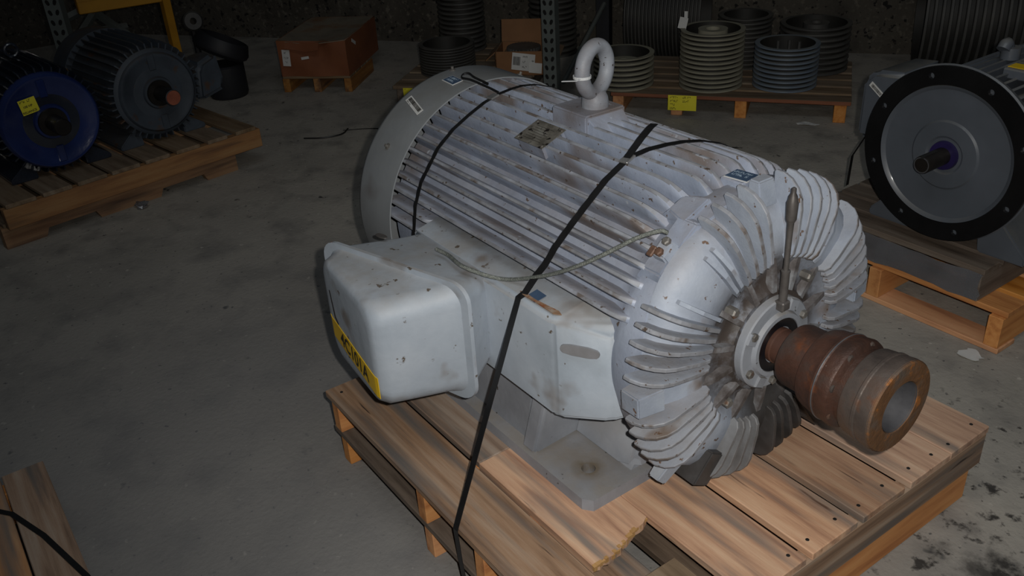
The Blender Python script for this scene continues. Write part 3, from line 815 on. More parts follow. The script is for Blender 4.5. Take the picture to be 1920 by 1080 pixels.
# ground lug with its wire rope
bm = hull([(.470, -.024, .306), (.512, -.024, .306), (.470, .024, .306), (.512, .024, .306), (.474, -.018, .344), (.506, -.018, .344), (.474, .018, .344), (.506, .018, .344)], .004)
lug = obj('ground_lug', bm, M_FIN, mo, True); lug.location = (-.012, 0, A); lug.rotation_euler = (R(131.5-90), 0, 0)
for y, mm in ((-.010, M_RUBOLT), (.014, M_BOLT)):
    bm = bmesh.new(); lathe(bm, [(.343, .009), (.351, .009), (.353, .006), (.353, 0)], 6, 'Z'); o = obj('bolt', bm, mm, lug); o.location = (.492, y, 0)
bm = bmesh.new(); box(bm, .470, .484, -.026, -.004, .345, .352, .002); obj('cable_eye', bm, M_RUBOLT, lug)
rp = [(-.075, -.40, .474), (-.03, -.396, .474), (.055, -.405, .479), tuple(cyl(.122, 165.5, .366)), tuple(cyl(.232, 157.7, .352)), tuple(cyl(.312, 149.6, .353)), tuple(cyl(.374, 141.2, .356)), tuple(cyl(.427, 132.9, .362)), tuple(cyl(.462, 127.8, .360)), tuple(cyl(.474, 126.8, .352))]
bm = bmesh.new(); cpts = spline(rp, 10)
for s in range(6):
    n_ = len(cpts); pts = []
    for k, p in enumerate(cpts):
        t = (cpts[min(k+1, n_-1)] - cpts[max(k-1, 0)]).normalized(); a = t.cross(Vector((0, 0, 1))).normalized(); b = t.cross(a)
        th = k*.85 + s*pi/3; pts.append(p + (a*cos(th) + b*sin(th))*.0026)
    tube(bm, pts, .0022, 5)
obj('ground_cable', bm, M_ROPE, mo, True, 80)

# blue warning sticker near the front
st, mx = sticker('blue_sticker', .459, 89.5, .331, .050, .042, M_BLUE, fr, 8, .0015)
scribble('print', [(-.021, .008, 8), (-.018, -.006, 7)], .0040, .0085, M_INK2, st, mx @ Matrix.Translation((0, 0, .0007)), 8)
sticker('white_edge', .460, 89.7, .3306, .054, .046, M_PAPER, st, 8)
bm = bmesh.new(); box(bm, .430, .488, -.028, .028, A+.30, A+.331, .003); obj('sticker_pad', bm, M_PAINT, fr)
# flat casting pad where fins stop
bm = hull([(.385, -.03, .300), (.470, -.045, .300), (.385, .03, .300), (.470, .045, .300), (.415, -.022, .327), (.470, -.038, .329), (.415, .022, .327), (.470, .038, .329)], .003)
o = obj('casting_pad', bm, M_PAINT, fr, True); o.location = (0, 0, A); o.rotation_euler = (R(113.5-90), 0, 0)
bm = hull([(.43, -.08, .300), (.498, -.08, .300), (.43, .08, .300), (.498, .08, .300), (.45, -.06, .325), (.498, -.06, .327), (.45, .06, .325), (.498, .06, .327)], .003)
o = obj('casting_pad', bm, M_PAINT, fr, True); o.location = (0, 0, A); o.rotation_euler = (R(129-90), 0, 0)

# straps
RS = .3445
def strap(label, low, arc, high, w=.016):
    t = [Vector(p) for p in low] + [cyl(x, an, RS) for an, x in arc] + [Vector(p) for p in high]
    nn = [Vector(n) for n in ([(0, -1, .3)]*len(low))] + [rad(an) for an, x in arc] + [Vector((0, 1, .3))]*len(high)
    bm = bmesh.new(); ribbon(bm, t, nn, w)
    for v in bm.verts: v.co.z += .22
    return tag(obj('packing_strap', bm, M_STRAP), label, 'strap')
arc = [(154, .221), (147, .230), (138, .242), (130, .247), (118, .243), (105.5, .236), (98, .246), (91, .259), (84, .268), (76, .275), (66, .281), (50, .285), (30, .288), (10, .29), (0, .29), (-10, .29)]
fs = strap('black packing strap over the front of the large motor, tied down to the pallet edge',
           [(.285, -.6155, -.17), (.272, -.6155, -.09), (.2655, -.6155, -.006), (.264, -.612, .0005), (.206, -.3785, .441), (.2045, -.372, .4545), (.206, -.355, .461), (.214, -.325, .500)], arc,
           [(.295, .38, .25), (.30, .566, .001), (.30, .567, -.15)], .0175)
def seal_(x, an, ln, parent, spin):
    n = rad(an); tdir = rad(an+90); d = (tdir*cos(R(spin)) + Vector((1, 0, 0))*sin(R(spin))).normalized()
    bm = bmesh.new(); box(bm, -ln/2, ln/2, -.0115, .0115, -.0006, .0045, .001)
    bm.transform(Matrix.Translation((0, 0, .22)) @ frame_matrix(cyl(x, an, RS), d, n.cross(d))); obj('strap_seal', bm, M_SEAL, parent)
seal_(.238, 106.5, .030, fs, 8)
bm = bmesh.new()
ribbon(bm, [cyl(.238, 107, .3475), cyl(.232, 103, .352), cyl(.222, 97, .362), cyl(.206, 90.5, .369), cyl(.198, 87.5, .370)], [rad(107), rad(103), rad(99), rad(96), rad(94)], .0175)
for v in bm.verts: v.co.z += .22
obj('strap_tail', bm, M_STRAP, fs)
arc = [(172, -.290), (160, -.297), (150, -.301), (134, -.301), (124, -.298), (115, -.294), (106, -.298), (98, -.303), (91, -.306), (84, -.314), (76, -.318), (66, -.32), (50, -.32), (30, -.32), (10, -.32), (0, -.32), (-10, -.32)]
rs = strap('black packing strap over the rear of the large motor beside the fan cover',
           [(-.27, -.48, .002), (-.275, -.46, .005), (-.285, -.352, .30), (-.287, -.346, .39)], arc, [(-.32, .38, .25), (-.32, .52, .001)], .013)
seal_(-.301, 101, .026, rs, 6)
bm = bmesh.new()
tl = spline([cyl(-.303, 97.5, .348), cyl(-.345, 97.5, .352), cyl(-.42, 98, .358), cyl(-.462, 98.5, .357), cyl(-.468, 97, .362), cyl(-.455, 95.5, .364), cyl(-.42, 96.2, .361), cyl(-.36, 96, .356)], 6)
ribbon(bm, tl, [Vector((0, -1, .25))]*len(tl), .006, .001)
for v in bm.verts: v.co.z += .22
obj('strap_tail', bm, M_STRAP, rs)

# ================================================================ background
# ---- sheaves (grooved pulleys)
def sheave(name, label, loc, Ro, h, ng, m, hub=None, rz=0, axis='Z', web=.5, group=None, bars=0, tiltx=0):
    t = thing(name, label, 'pulley', loc, rz, group)
    p = h/ng; prof = []
    for k in range(ng):
        z = k*p
        prof += [(z+.06*p, Ro-.001), (z+.12*p, Ro), (z+.32*p, Ro-.001), (z+.42*p, Ro-.020), (z+.88*p, Ro-.020), (z+.98*p, Ro-.002)]
    prof += [(h, Ro), (h+.006, Ro), (h+.006, Ro-.026), (h*web+.012, Ro-.030), (h*web+.012, .0), (h*web-.01, 0), (h*web-.01, Ro-.03), (0, Ro-.026), (0, Ro-.001)]
    prof[0] = (0.0, Ro-.001)
    bm = bmesh.new(); lathe(bm, prof, 48, axis)
    bmesh.ops.remove_doubles(bm, verts=bm.verts[:], dist=1e-5)
    for f in bm.faces:
        c_ = f.calc_center_median(); q_ = math.hypot(c_.x, c_.y) if axis == 'Z' else math.hypot(c_.y, c_.z); a_ = c_.z if axis == 'Z' else c_.x
        if Ro-.030 < q_ < Ro-.007 and .002 < a_ < h-.002 and abs(f.normal.z if axis == 'Z' else f.normal.x) < .9: f.material_index = 1
    go = obj('grooved_rim', bm, m, t, True, 30); go.data.materials.append(M_GROOVE)
    if hub:
        r, z1, rb = hub
        bm = bmesh.new(); lathe(bm, [(h*web, r), (z1, r), (z1, rb), (z1-.05, rb), (z1-.05, 0)], 32, axis); obj('hub', bm, m, t, True, 30)
    for k in range(bars):
        bm = bmesh.new(); lathe(bm, [(h*.55, .009), (h*1.0, .009), (h*1.0, 0)], 10, 'Z'); o = obj('bushing_bolt', bm, M_SHEAVED, t, True); an = 1.2+.9*k; o.location = (.07*cos(an), .07*sin(an), 0)
    return t
ZD = .117
def shp(x, y, z=ZD): return (x, y, z)
sheave('grooved_pulley', 'short dusty grooved pulley behind the lifting eye, wide hub inside', shp(-2.16, 2.05), .168, .168, 6, M_SHEAVE, (.095, .125, .045), web=.4)
tp_ = sheave('grooved_pulley', 'tall dusty grooved pulley with a white tag on its rim, middle of the pallet', shp(-1.80, 2.36), .170, .298, 12, M_SHEAVE, (.078, .302, .040), web=.75)
sheave('grooved_pulley', 'blue-grey grooved pulley with bolts standing inside, at the right of the pulley pallet', shp(-1.52, 2.63), .168, .218, 9, M_SHEAVEB, None, web=.2, bars=3)
sheave('grooved_pulley', 'dark grooved pulley standing behind the tall one with the white tag', row(-.60, .62, ZD), .150, .275, 11, M_SHEAVED, None, web=.3)
sheave('grooved_pulley', 'wide dark grooved pulley standing behind the blue-grey one', row(-.215, .585, ZD), .190, .245, 8, M_SHEAVED, (.07, .25, .03), web=.5)
# white tag on the tall pulley
c0 = Vector((-1.80, 2.36, ZD+.30)) + Vector((-.118, -.105, .03))
card('paper_tag', c0 - Vector((-1.80, 2.36, ZD)), (E1 + Vector((0, 0, -.2))), (.1, .1, 1), .045, .060, M_PAPER, tp_)
card('tag_stub', c0 - Vector((-1.80, 2.36, ZD)) + Vector((.012, .008, .042)), (E1), (.1, .1, 1), .018, .04, M_PAPER, tp_)
# pulleys standing on edge by the wall
sheave('grooved_pulley', 'huge dark grooved pulley standing on edge against the wall behind the short pulley', row(-1.33, 1.03, .30), .30, .45, 20, M_SHEAVED, (.06, .2, .03), rz=R(36), axis='X')
sheave('grooved_pulley', 'huge dark grooved pulley on edge against the wall behind the flange motor', row(.34, .96, .34), .34, .56, 14, M_SHEAVED, (.06, .2, .03), rz=R(36), axis='X')
sheave('grooved_pulley', 'dark stack of fine grooves behind the perforated upright', row(-1.90, 1.16, .0), .16, .46, 13, M_SHEAVED, None)

# ---- pallets along the wall (deck boards along the front edge)
def pallet_row(label, origin, rz, L, D, nb, m_deck, m_edge, m_str, posts):
    t = thing('wooden_pallet', label, 'pallet', origin, rz)
    p = D/nb
    for k in range(nb):
        o = plank('deck_board', t, L, p-.028, .020, m_deck, (-L/2, p*(k+.5)-.014, .094))
        if k == 0:
            plank('edge_face', o, L-.004, .003, .019, m_edge, (0, -(p-.028)/2-.0012, 0))
    for x in posts: plank('stringer', t, D-.03, .060, .094, m_str, (x, D/2-.01, 0), pi/2)
    return t
pallet_row('dusty pallet along the back wall carrying the row of pulleys', row(.0, -.02), R(36), 1.24, .78, 6, M_PINED, M_OAK, M_STRING, (-.05, -.545, -.88, -1.2))
pr = Vector((-2.14, 1.90, 0))
pallet_row('dusty pallet behind the fan cover, carrying the dark ring stack', pr - Vector((cos(R(40)), sin(R(40)), 0))*.47, R(40), .78, 1.0, 7, M_PINED, M_PINED, M_ENDG, (-.05, -.39, -.73))
sheave('grooved_pulley', 'open dark ring of fine grooves on the pallet behind the fan cover', (-3.12, 1.50, ZD), .168, .162, 10, M_SHEAVED, None, web=.12)
sheave('grooved_pulley', 'dim dark grooved ring farther behind the open ring', (-3.50, 1.86, ZD), .15, .36, 12, M_SHEAVED, None, web=.2)
def write_tag(label, pos, xd, yd, w, h, lines, size, name='yellow_tag'):
    mx = frame_matrix(Vector(pos), xd, yd); zn = Vector((mx[0][2], mx[1][2], mx[2][2]))
    t = card(name, pos, xd, yd, w, h, M_TAG); tag(t, label, 'tag')
    n = len(lines)
    for k, s in enumerate(lines):
        if s.startswith('~'):
            scribble('handwriting', [(-w*.42, 0, int(s[1:2])), (w*.02, 0, int(s[2:3]))], size*.45, size*.75, M_INK, t, frame_matrix(Vector(pos)+zn*.0022, xd, yd) @ Matrix.Translation((0, h*.36 - k*h*.72/max(1, n-1), 0)), k+len(label)); continue
        text_mesh('handwriting', s, size, M_INK, t, frame_matrix(Vector(pos)+zn*.0022, xd, yd) @ Matrix.Translation((-w*.06, h*.36 - k*h*.72/max(1, n-1), 0)), .0003)
    return t
write_tag('yellow handwritten card on the front of the pulley pallet', row(-.845, -.058, .083), E1, (0, 0, 1), .150, .082, ['~55', '~54', '~50', '~50'], .015)
A40 = Vector((cos(R(40)), sin(R(40)), 0)); B40 = Vector((-sin(R(40)), cos(R(40)), 0))
write_tag('plain yellow card on the pallet end behind the fan cover', pr - A40*1.11 + B40*-.035 + Vector((0, 0, .082)), A40, (0, 0, 1), .125, .064, ['~10', '~02'], .010)

# ---- carton on a small pallet
C1 = Vector((cos(R(45)), sin(R(45)), 0)); C2 = Vector((-sin(R(45)), cos(R(45)), 0))
bo = Vector((-3.54, 1.02, 0))
t = thing('wooden_pallet', 'small pallet under the crushed brown carton', 'pallet', bo, R(45))
for k in range(4): plank('deck_board', t, .44, .105, .016, M_PINED, (-.20, .055+.118*k, .084))
for x in (.0, -.20, -.40): plank('stringer', t, .46, .045, .084, M_STRINGD, (x, .23, 0), pi/2)
t = thing('cardboard_carton', 'large crushed brown carton with paper labels on a small pallet', 'box', bo + Vector((0, 0, .100)), R(45))
# walls with a torn, sagging front edge
bm = bmesh.new()
def sheet(bm, P_, nu, nv, fn):
    g = [[bm.verts.new(fn(i/nu, j/nv)) for i in range(nu+1)] for j in range(nv+1)]
    for j in range(nv):
        for i in range(nu): bm.faces.new((g[j][i], g[j][i+1], g[j+1][i+1], g[j+1][i]))
def front(u, v):
    dent = max(0, 1-abs(u-.55)/.45)*max(0, v-.45)
    return (-.42+.44*u, .0 + .07*dent*(1 if u < .7 else .4) + .006*sin(9*u+4*v), .222*v - .030*dent)
def top(u, v):
    sag = max(0, 1-abs(u-.5)/.5)*(1-v)
    return (-.42+.44*u, -.012*sag+.62*v, .222 - .022*sag - .01*sin(pi*v)*sin(pi*u))
def side(u, v): return (.02+.008*sin(pi*u)*sin(pi*v), .62*u, .222*v)
def side2(u, v): return (-.42, .62*u, .222*v)
def back(u, v): return (-.42+.44*u, .62, .222*v)
for nm, fn in (('front_panel', front), ('side_panel', side), ('side_panel', side2), ('back_panel', back), ('lid', top)):
    bm = bmesh.new(); sheet(bm, None, 16, 8, fn); o = obj(nm, bm, M_LID if nm == 'lid' else M_CARDR, t, True); s_ = o.modifiers.new('thickness', 'SOLIDIFY'); s_.thickness = .004
bm = bmesh.new(); sheet(bm, None, 8, 4, lambda u, v: (-.36+.22*u, -.012-.028*v+.01*sin(5*u), .214-.055*v*(1-.7*abs(u-.6)))); o = obj('torn_flap', bm, M_CARDR, t, True); o.modifiers.new('thickness', 'SOLIDIFY').thickness = .004
card('paper_label', (-.368, -.008, .118), (1, 0, -.05), (0, 0, 1), .050, .100, M_PAPER, t)
scribble('print', [(-.012, .03, 2), (-.014, 0, 4), (-.01, -.025, 2)], .006, .010, M_INK, t, frame_matrix(Vector((-.368, -.0100, .118)), (1, 0, -.05), (0, 0, 1)), 2)
card('paper_label', (-.245, -.012, .118), (1, 0, .15), (0, 0, 1), .05, .016, M_PAPER, t)
card('paper_label', (.024, .14, .175), (0, 1, -.55), (0, .3, 1), .07, .020, M_PAPER, t)

# ---- small open carton with shipping labels beside the upright
bq = Vector((-2.62, 1.84, .114))
t = thing('cardboard_carton', 'open carton with white shipping labels and a gear inside, left of the perforated upright', 'box', bq, R(45))
def panel(nm, fn, m=M_CARD):
    bm = bmesh.new(); sheet(bm, None, 4, 4, fn); o = obj(nm, bm, m, t); o.modifiers.new('thickness', 'SOLIDIFY').thickness = .005
bw, bd_, bh = .28, .24, .140
panel('front_panel', lambda u, v: (-bw+bw*u, 0, bh*v)); panel('back_panel', lambda u, v: (-bw+bw*u, bd_, bh*v))
panel('side_panel', lambda u, v: (0, bd_*u, bh*v)); panel('side_panel', lambda u, v: (-bw, bd_*u, bh*v)); panel('base_panel', lambda u, v: (-bw+bw*u, bd_*v, .005))
panel('back_flap', lambda u, v: (-bw+bw*u, bd_+.03*v, bh+.125*v)); panel('side_flap', lambda u, v: (-bw-.06*v, bd_*u, bh-.05*v)); panel('side_flap', lambda u, v: (.10*v, bd_*u, bh-.03*v))
card('shipping_label', (-.115, -.006, .080), (1, 0, -.12), (.12, 0, 1), .135, .10, M_PAPER, t)
barcode(t, frame_matrix(Vector((-.155, -.0082, .088)), (1, 0, -.12), (.12, 0, 1)), .04, .05)
scribble('print', [(-.02, .03, 3), (-.02, .0, 2), (-.02, -.03, 3), (.03, .01, 2)], .007, .011, M_INK, t, frame_matrix(Vector((-.098, -.0082, .080)), (1, 0, -.12), (.12, 0, 1)))
card('shipping_label', (-.045, -.0075, .045), (1, 0, -.1), (.1, 0, 1), .075, .06, M_PAPER, t)
bm = bmesh.new()
gp_ = []
for k in range(60):
    an = 2*pi*k/60; r = .100 if k % 2 else .093
    gp_.append((r*cos(an), r*sin(an)))
prism(bm, gp_, 0, .02, 'XY'); o = obj('toothed_gear', bm, M_SHEAVED); o.location = bq + Vector((-.185, .0, .119)); tag(o, 'dark toothed gear lying in the open carton', 'gear')
bm = bmesh.new(); prism(bm, [(-.1, -.1), (.1, -.1), (.1, .1), (-.1, .1)], 0, .112, 'XY'); o = obj('gear_support', bm, M_CARD, t); o.location = (-.14, .125, .006)

# ---- rack upright with punched holes, brace and a second post
def upright(name, label, loc, rz, H, m, holes, wd=.078, dp=.07):
    t = thing(name, label, 'rack post', loc, rz)
    bm = bmesh.new(); th = .003
    prism(bm, [(-wd/2, 0), (wd/2, 0), (wd/2, dp), (wd/2-.012, dp), (wd/2-.012, dp-th), (wd/2-th, dp-th), (wd/2-th, th), (-wd/2+th, th), (-wd/2+th, dp-th), (-wd/2+.012, dp-th), (-wd/2+.012, dp), (-wd/2, dp)], 0, H, 'XY')
    obj('channel', bm, m, t)
    if holes:
        bm = bmesh.new()
        prism(bm, [(.009*cos(2*pi*k/12), .012*sin(2*pi*k/12) - (.006 if 6 < k < 12 else 0)) for k in range(12)], -.0008, .0004, 'XZ')
        bmesh.ops.recalc_face_normals(bm, faces=bm.faces[:]); me = bpy.data.meshes.new('punched_hole'); bm.to_mesh(me); bm.free(); me.materials.append(M_HOLE)
        z = .06
        while z < min(H, 1.0):
            for s in (-1, 1):
                o = obj('punched_hole', me, None, t); o.location = (s*.019, -.0003, z); o.rotation_euler = (0, s*.35, 0)
            z += .0508
    bm = bmesh.new(); box(bm, -.06, .06, -.02, .09, 0, .006); obj('base_plate', bm, m, t)
    return t
upright('rack_upright', 'grey perforated steel rack upright behind the lifting eye', (-2.44, 1.75, 0), R(33), 2.4, M_RACK, True)
upright('rack_upright', 'dark steel rack post farther back, right of the perforated upright', (-2.95, 2.58, 0), R(33), 2.4, M_RACKD, False, .085, .08)
bm = bmesh.new(); tube(bm, [(-2.46, 1.86, .10), (-2.91, 2.56, .36)], .014, 8); tag(obj('rack_brace', bm, M_RACK), 'thin diagonal brace between the grey upright and the dark post', 'brace')
bm = bmesh.new(); tube(bm, [(-3.01, 2.56, .60), (-3.25, 2.44, .85)], .03, 4); tag(obj('rack_brace', bm, M_RACKD), 'dark diagonal brace rising left from the dark post', 'brace')

# ---- generic small motor, shaft along local +X, origin on the deck below the frame centre
def small_motor(label, loc, rz, Rf, L, h, m_body, m_face, shaft_r, shaft_l, m_shaft, nf=40, eye=True, fin_h=.03, m_end=None, fk=.88):
    t = thing('electric_motor', label, 'electric motor', loc, rz)
    bm = bmesh.new(); lathe(bm, [(-L, 0), (-L, Rf*.95), (-L*.72, Rf*1.0), (-L*.72, Rf-fin_h), (-.03, Rf-fin_h), (0, Rf-fin_h-.006), (.008, Rf*.86), (.02, Rf*.8), (.03, Rf*.45), (.03, 0)], 48, cz=h)
    f = obj('frame', bm, m_body, t, True, 40)
    fb = bmesh.new(); prism(fb, [(-L*.715, Rf-fin_h-.004), (-L*.715, Rf-.002), (-.03, Rf-.002), (.004, Rf-.010), (.014, Rf-fin_h-.03), (-.01, Rf-fin_h-.01)], -.003, .003)
    me = bpy.data.meshes.new('cooling_fin'); fb.to_mesh(me); fb.free(); me.materials.append(m_body)
    for k in range(nf):
        an = 360/nf*k
        o = obj('cooling_fin', me, None, f); o.location = (0, 0, h); o.rotation_euler = (R(an), 0, 0)
    bm = bmesh.new(); lathe(bm, [(.000, Rf*fk), (.022, Rf*(fk-.01)), (.032, Rf*(fk-.05)), (.032, Rf*(fk-.10)), (.027, Rf*(fk-.13)), (.030, Rf*.32), (.042, Rf*.30), (.042, 0)], 48, cz=h); fa = obj('end_bell', bm, m_face, t, True, 40)
    for an in (90, 270):
        bm = bmesh.new(); box(bm, .02, .036, -.016, .016, Rf*.45, Rf*.76, .003); o = obj('bell_rib', bm, m_face, fa); o.location = (0, 0, h); o.rotation_euler = (R(an-90), 0, 0)
    bm = bmesh.new(); lathe(bm, [(.03, Rf*.27), (.052, Rf*.25), (.052, shaft_r), (.03+shaft_l-.004, shaft_r), (.03+shaft_l, shaft_r-.004), (.03+shaft_l, 0)], 32, cz=h); s = obj('shaft', bm, m_shaft, t, True, 40)
    if m_end:
        bm = bmesh.new(); lathe(bm, [(.03+shaft_l, shaft_r-.003), (.032+shaft_l, shaft_r-.004), (.032+shaft_l, 0)], 24, cz=h); obj('shaft_end', bm, m_end, s)
        bm = bmesh.new(); lathe(bm, [(.03+shaft_l-.001, shaft_r-.003), (.03+shaft_l+.003, shaft_r-.001), (.03+shaft_l-.001, shaft_r+.001)], 24, cz=h); obj('shaft_lip', bm, M_STEEL, s)
    for s_ in (-1, 1):
        bm = hull([(x, s_*y, z) for x, y, z in ((-.02, Rf*.93, 0), (-L*.7, Rf*.93, 0), (-.02, Rf*.45, 0), (-L*.7, Rf*.45, 0), (-.02, Rf*.93, .02), (-L*.7, Rf*.93, .02), (-.04, Rf*.45, .10), (-L*.68, Rf*.45, .10))], .004)
        obj('foot', bm, m_body, t, True)
    if eye:
        bm = bmesh.new(); EC_ = Vector((-L*.38, 0, h+Rf+.03)); rg = []
        for i in range(20):
            a = 2*pi*i/20; rg.append([bm.verts.new(EC_ + Vector((0, cos(a), sin(a)))*(.026+.007*cos(2*pi*j/8)) + Vector((.007*sin(2*pi*j/8), 0, 0))) for j in range(8)])
        for i in range(20):
            for j in range(8): bm.faces.new((rg[i][j], rg[(i+1) % 20][j], rg[(i+1) % 20][(j+1) % 8], rg[i][(j+1) % 8]))
        obj('lifting_eye', bm, m_body, t, True)
    return t
ZL = .222
bmx = small_motor('glossy dark blue motor wrapped in film, yellow tag on its round face', (-2.69, -.775, ZL), R(8), .236, .62, .240, M_MDARK, M_MBLUE, .036, .13, M_DARKSH)
gmx = small_motor('old dark grey finned motor with a bare rusty shaft end, beside the blue motor', (-2.79, -.290, ZL), R(10), .232, .62, .236, M_MOLD, M_MOLD, .036, .145, M_DARKSH, eye=False, m_end=M_RUSTEND, fk=.80)
# terminal box of the old grey motor
bm = hull([(-.20, .23, .13), (-.05, .23, .11), (-.20, .38, .13), (-.05, .39, .15), (-.22, .25, .30), (-.05, .25, .29), (-.22, .37, .31), (-.06, .37, .33)], .02, 3)
o = obj('terminal_box', bm, M_MOLD, gmx, True)
bm = bmesh.new(); box(bm, -.18, -.08, .15, .25, .15, .27); obj('box_neck', bm, M_MOLD, o)
# yellow tag on the blue motor
xd8 = Vector((sin(R(8)), -cos(R(8)), 0)) * -1
n8 = Vector((cos(R(8)), sin(R(8)), 0))
pc = Vector((-2.69, -.775, ZL+.240)) + n8*.036 + xd8*-.072 + Vector((0, 0, .088))
write_tag('yellow tag with black writing stuck on the blue motor face', pc, xd8 + Vector((0, 0, .12)), (0, 0, 1), .070, .064, ['~32', '100 HP', 'RELIANCE'], .013)

# ---- motor with the black mounting flange at the right
FC = Vector((.196, 1.22, .56))
fm = thing('electric_motor', 'grey motor with a large round black mounting flange, on the right pallets', 'electric motor', (FC.x, FC.y, .252), -pi/2)
h = FC.z-.252
bm = bmesh.new(); lathe(bm, [(-.70, 0), (-.70, .20), (-.66, .235), (-.48, .24), (-.48, .20), (-.07, .20), (-.055, .235), (-.04, .235), (-.04, 0)], 64, cz=h); fb_ = obj('frame', bm, M_MGREY, fm, True, 40)
fb = bmesh.new(); prism(fb, [(-.47, .19), (-.47, .240), (-.075, .240), (-.055, .225), (-.055, .19)], -.004, .004)
me = bpy.data.meshes.new('cooling_fin'); fb.to_mesh(me); fb.free(); me.materials.append(M_MGREY)
for k in range(48):
    an = 7.5*k
    o = obj('cooling_fin', me, None, fb_); o.location = (0, 0, h); o.rotation_euler = (R(an), 0, 0)
bm = bmesh.new()
# flange ring with eight holes
nh = 8; ring_o = [(.270*cos(2*pi*k/96), .270*sin(2*pi*k/96)) for k in range(96)]; ring_i = [(.214*cos(2*pi*k/96), .214*sin(2*pi*k/96)) for k in range(96)]
def loop(pts): vs = [bm.verts.new((.0, x, y+h)) for x, y in pts]; return [bm.edges.new((vs[k], vs[(k+1) % len(vs)])) for k in range(len(vs))]
es = loop(ring_o) + loop(ring_i)
for k in range(nh):
    an = R(22.5 + 45*k - 3.5); c_ = (.243*cos(an), .243*sin(an)); es += loop([(c_[0]+.0095*cos(2*pi*j/14), c_[1]+.0095*sin(2*pi*j/14)) for j in range(14)])
r = bmesh.ops.triangle_fill(bm, use_beauty=True, edges=es)
# keep only the ring
for f in [f for f in bm.faces if (Vector((f.calc_center_median().y, f.calc_center_median().z-h))).length < .2139 - .0]:
    c_ = f.calc_center_median()
    if all((Vector((v.co.y, v.co.z-h))).length < .2145 for v in f.verts): bm.faces.remove(f)
for k in range(nh):
    an = R(22.5 + 45*k - 3.5); c_ = Vector((.243*cos(an), .243*sin(an)))
    for f in [f for f in bm.faces if all((Vector((v.co.y, v.co.z-h))-c_).length < .0097 for v in f.verts)]: bm.faces.remove(f)
ex = bmesh.ops.extrude_face_region(bm, geom=bm.faces[:])
for g in ex['geom']:
    if isinstance(g, bmesh.types.BMVert): g.co.x = -.012
fg = obj('mounting_flange', bm, M_FLANGE, fm)
bm = bmesh.new(); lathe(bm, [(-.018, .274), (-.013, .268), (-.013, .0)], 64, cz=h); lathe(bm, [(-.018, .274), (-.050, .262), (-.055, .20)], 64, cz=h)
bmesh.ops.remove_doubles(bm, verts=bm.verts[:], dist=1e-5)
obj('flange_backing', bm, M_MGREY, fm, True)
bm = bmesh.new(); lathe(bm, [(-.011, .2145), (-.002, .2125), (-.006, .205), (-.010, .200), (-.0105, .160), (-.0095, .108), (-.0045, .102), (-.0035, .080), (-.004, .06), (-.008, .054), (-.008, 0)], 96, cz=h); fa = obj('flange_face', bm, M_MGREY, fm, True, 14)
bm = bmesh.new(); lathe(bm, [(-.012, .046), (.004, .043), (.004, .026)], 40, cz=h); obj('shaft_seal', bm, M_VIOLET, fm, True)
bm = bmesh.new(); lathe(bm, [(-.01, .027), (.105, .027), (.110, .024), (.110, 0)], 40, cz=h); sh_ = obj('shaft', bm, M_DARKSH, fm, True, 40)
bm = bmesh.new(); lathe(bm, [(.1098, .0242), (.1112, .0245), (.1112, .0215), (.1098, .0215)], 40, cz=h); obj('shaft_lip', bm, M_STEEL, sh_, True)
bm = bmesh.new(); box(bm, .04, .112, -.005, .005, h+.022, h+.028); obj('keyway', bm, M_HOLE, sh_)
# terminal box on the left side (local -Y is world -X)
bm = hull([(-.10, -.375, h-.06), (-.10, -.375, h+.135), (-.10, -.22, h-.06), (-.10, -.22, h+.185), (-.32, -.375, h-.06), (-.32, -.375, h+.135), (-.32, -.22, h-.06), (-.32, -.22, h+.185), (-.10, -.335, h+.175), (-.32, -.335, h+.175)], .018, 3)
tbx = obj('terminal_box', bm, M_MGREY, fm, True, 50)
bm = hull([(-.14, -.25, h-.02), (-.28, -.25, h-.02), (-.14, -.14, h-.02), (-.28, -.14, h-.02), (-.14, -.25, h+.15), (-.28, -.25, h+.15), (-.14, -.14, h+.17), (-.28, -.14, h+.17)], .01); obj('box_neck', bm, M_MGREY, tbx, True)
st = card('barcode_label', (-.0985, -.315, h+.115), (0, .8, -.55), (0, .55, .8), .060, .018, M_PAPER, tbx)
barcode(st, frame_matrix(Vector((-.0965, -.315, h+.115)), (0, .8, -.55), (0, .55, .8)), .046, .010)
bm = bmesh.new(); tube(bm, [(-.28, .0, h+.24), (-.28, 0, h+.275)], .028, 16); tube(bm, spline([(-.28, -.01, h+.262), (-.265, -.01, h+.285), (-.25, -.01, h+.27)], 4), .02, 12); obj('lifting_eye', bm, M_MGREY, fm, True, 60)
bm = bmesh.new(); box(bm, -.36, -.16, .045, .175, h+.215, h+.245, .004); npb = obj('plate_block', bm, M_MGREY, fm)
card('yellow_label', (-.20, .11, h+.2455), (0, 1, 0), (-1, 0, 0), .12, .045, M_YELLOW, npb); card('nameplate', (-.27, .11, h+.2455), (0, 1, 0), (-1, 0, 0), .12, .06, M_PLATE, npb); card('yellow_label', (-.335, .11, h+.2455), (0, 1, 0), (-1, 0, 0), .12, .04, M_YELLOW, npb)
for s_ in (-1, 1):
    bm = hull([(-.08, s_*.27, 0), (-.46, s_*.27, 0), (-.08, s_*.12, 0), (-.46, s_*.12, 0), (-.08, s_*.27, .025), (-.46, s_*.27, .025), (-.08, s_*.17, .13), (-.46, s_*.17, .13), (-.08, s_*.10, .13), (-.46, s_*.10, .13)], .006)
    obj('foot', bm, M_MGREY, fm, True)
bm = bmesh.new(); ribbon(bm, [(-.19, 1.40, .475), (-.25, 1.43, .38), (-.268, 1.45, .255)], [(-1, 0, .2)]*3, .014)
tag(obj('packing_strap', bm, M_STRAP), 'black strap slanting down from the box of the flange motor', 'strap')

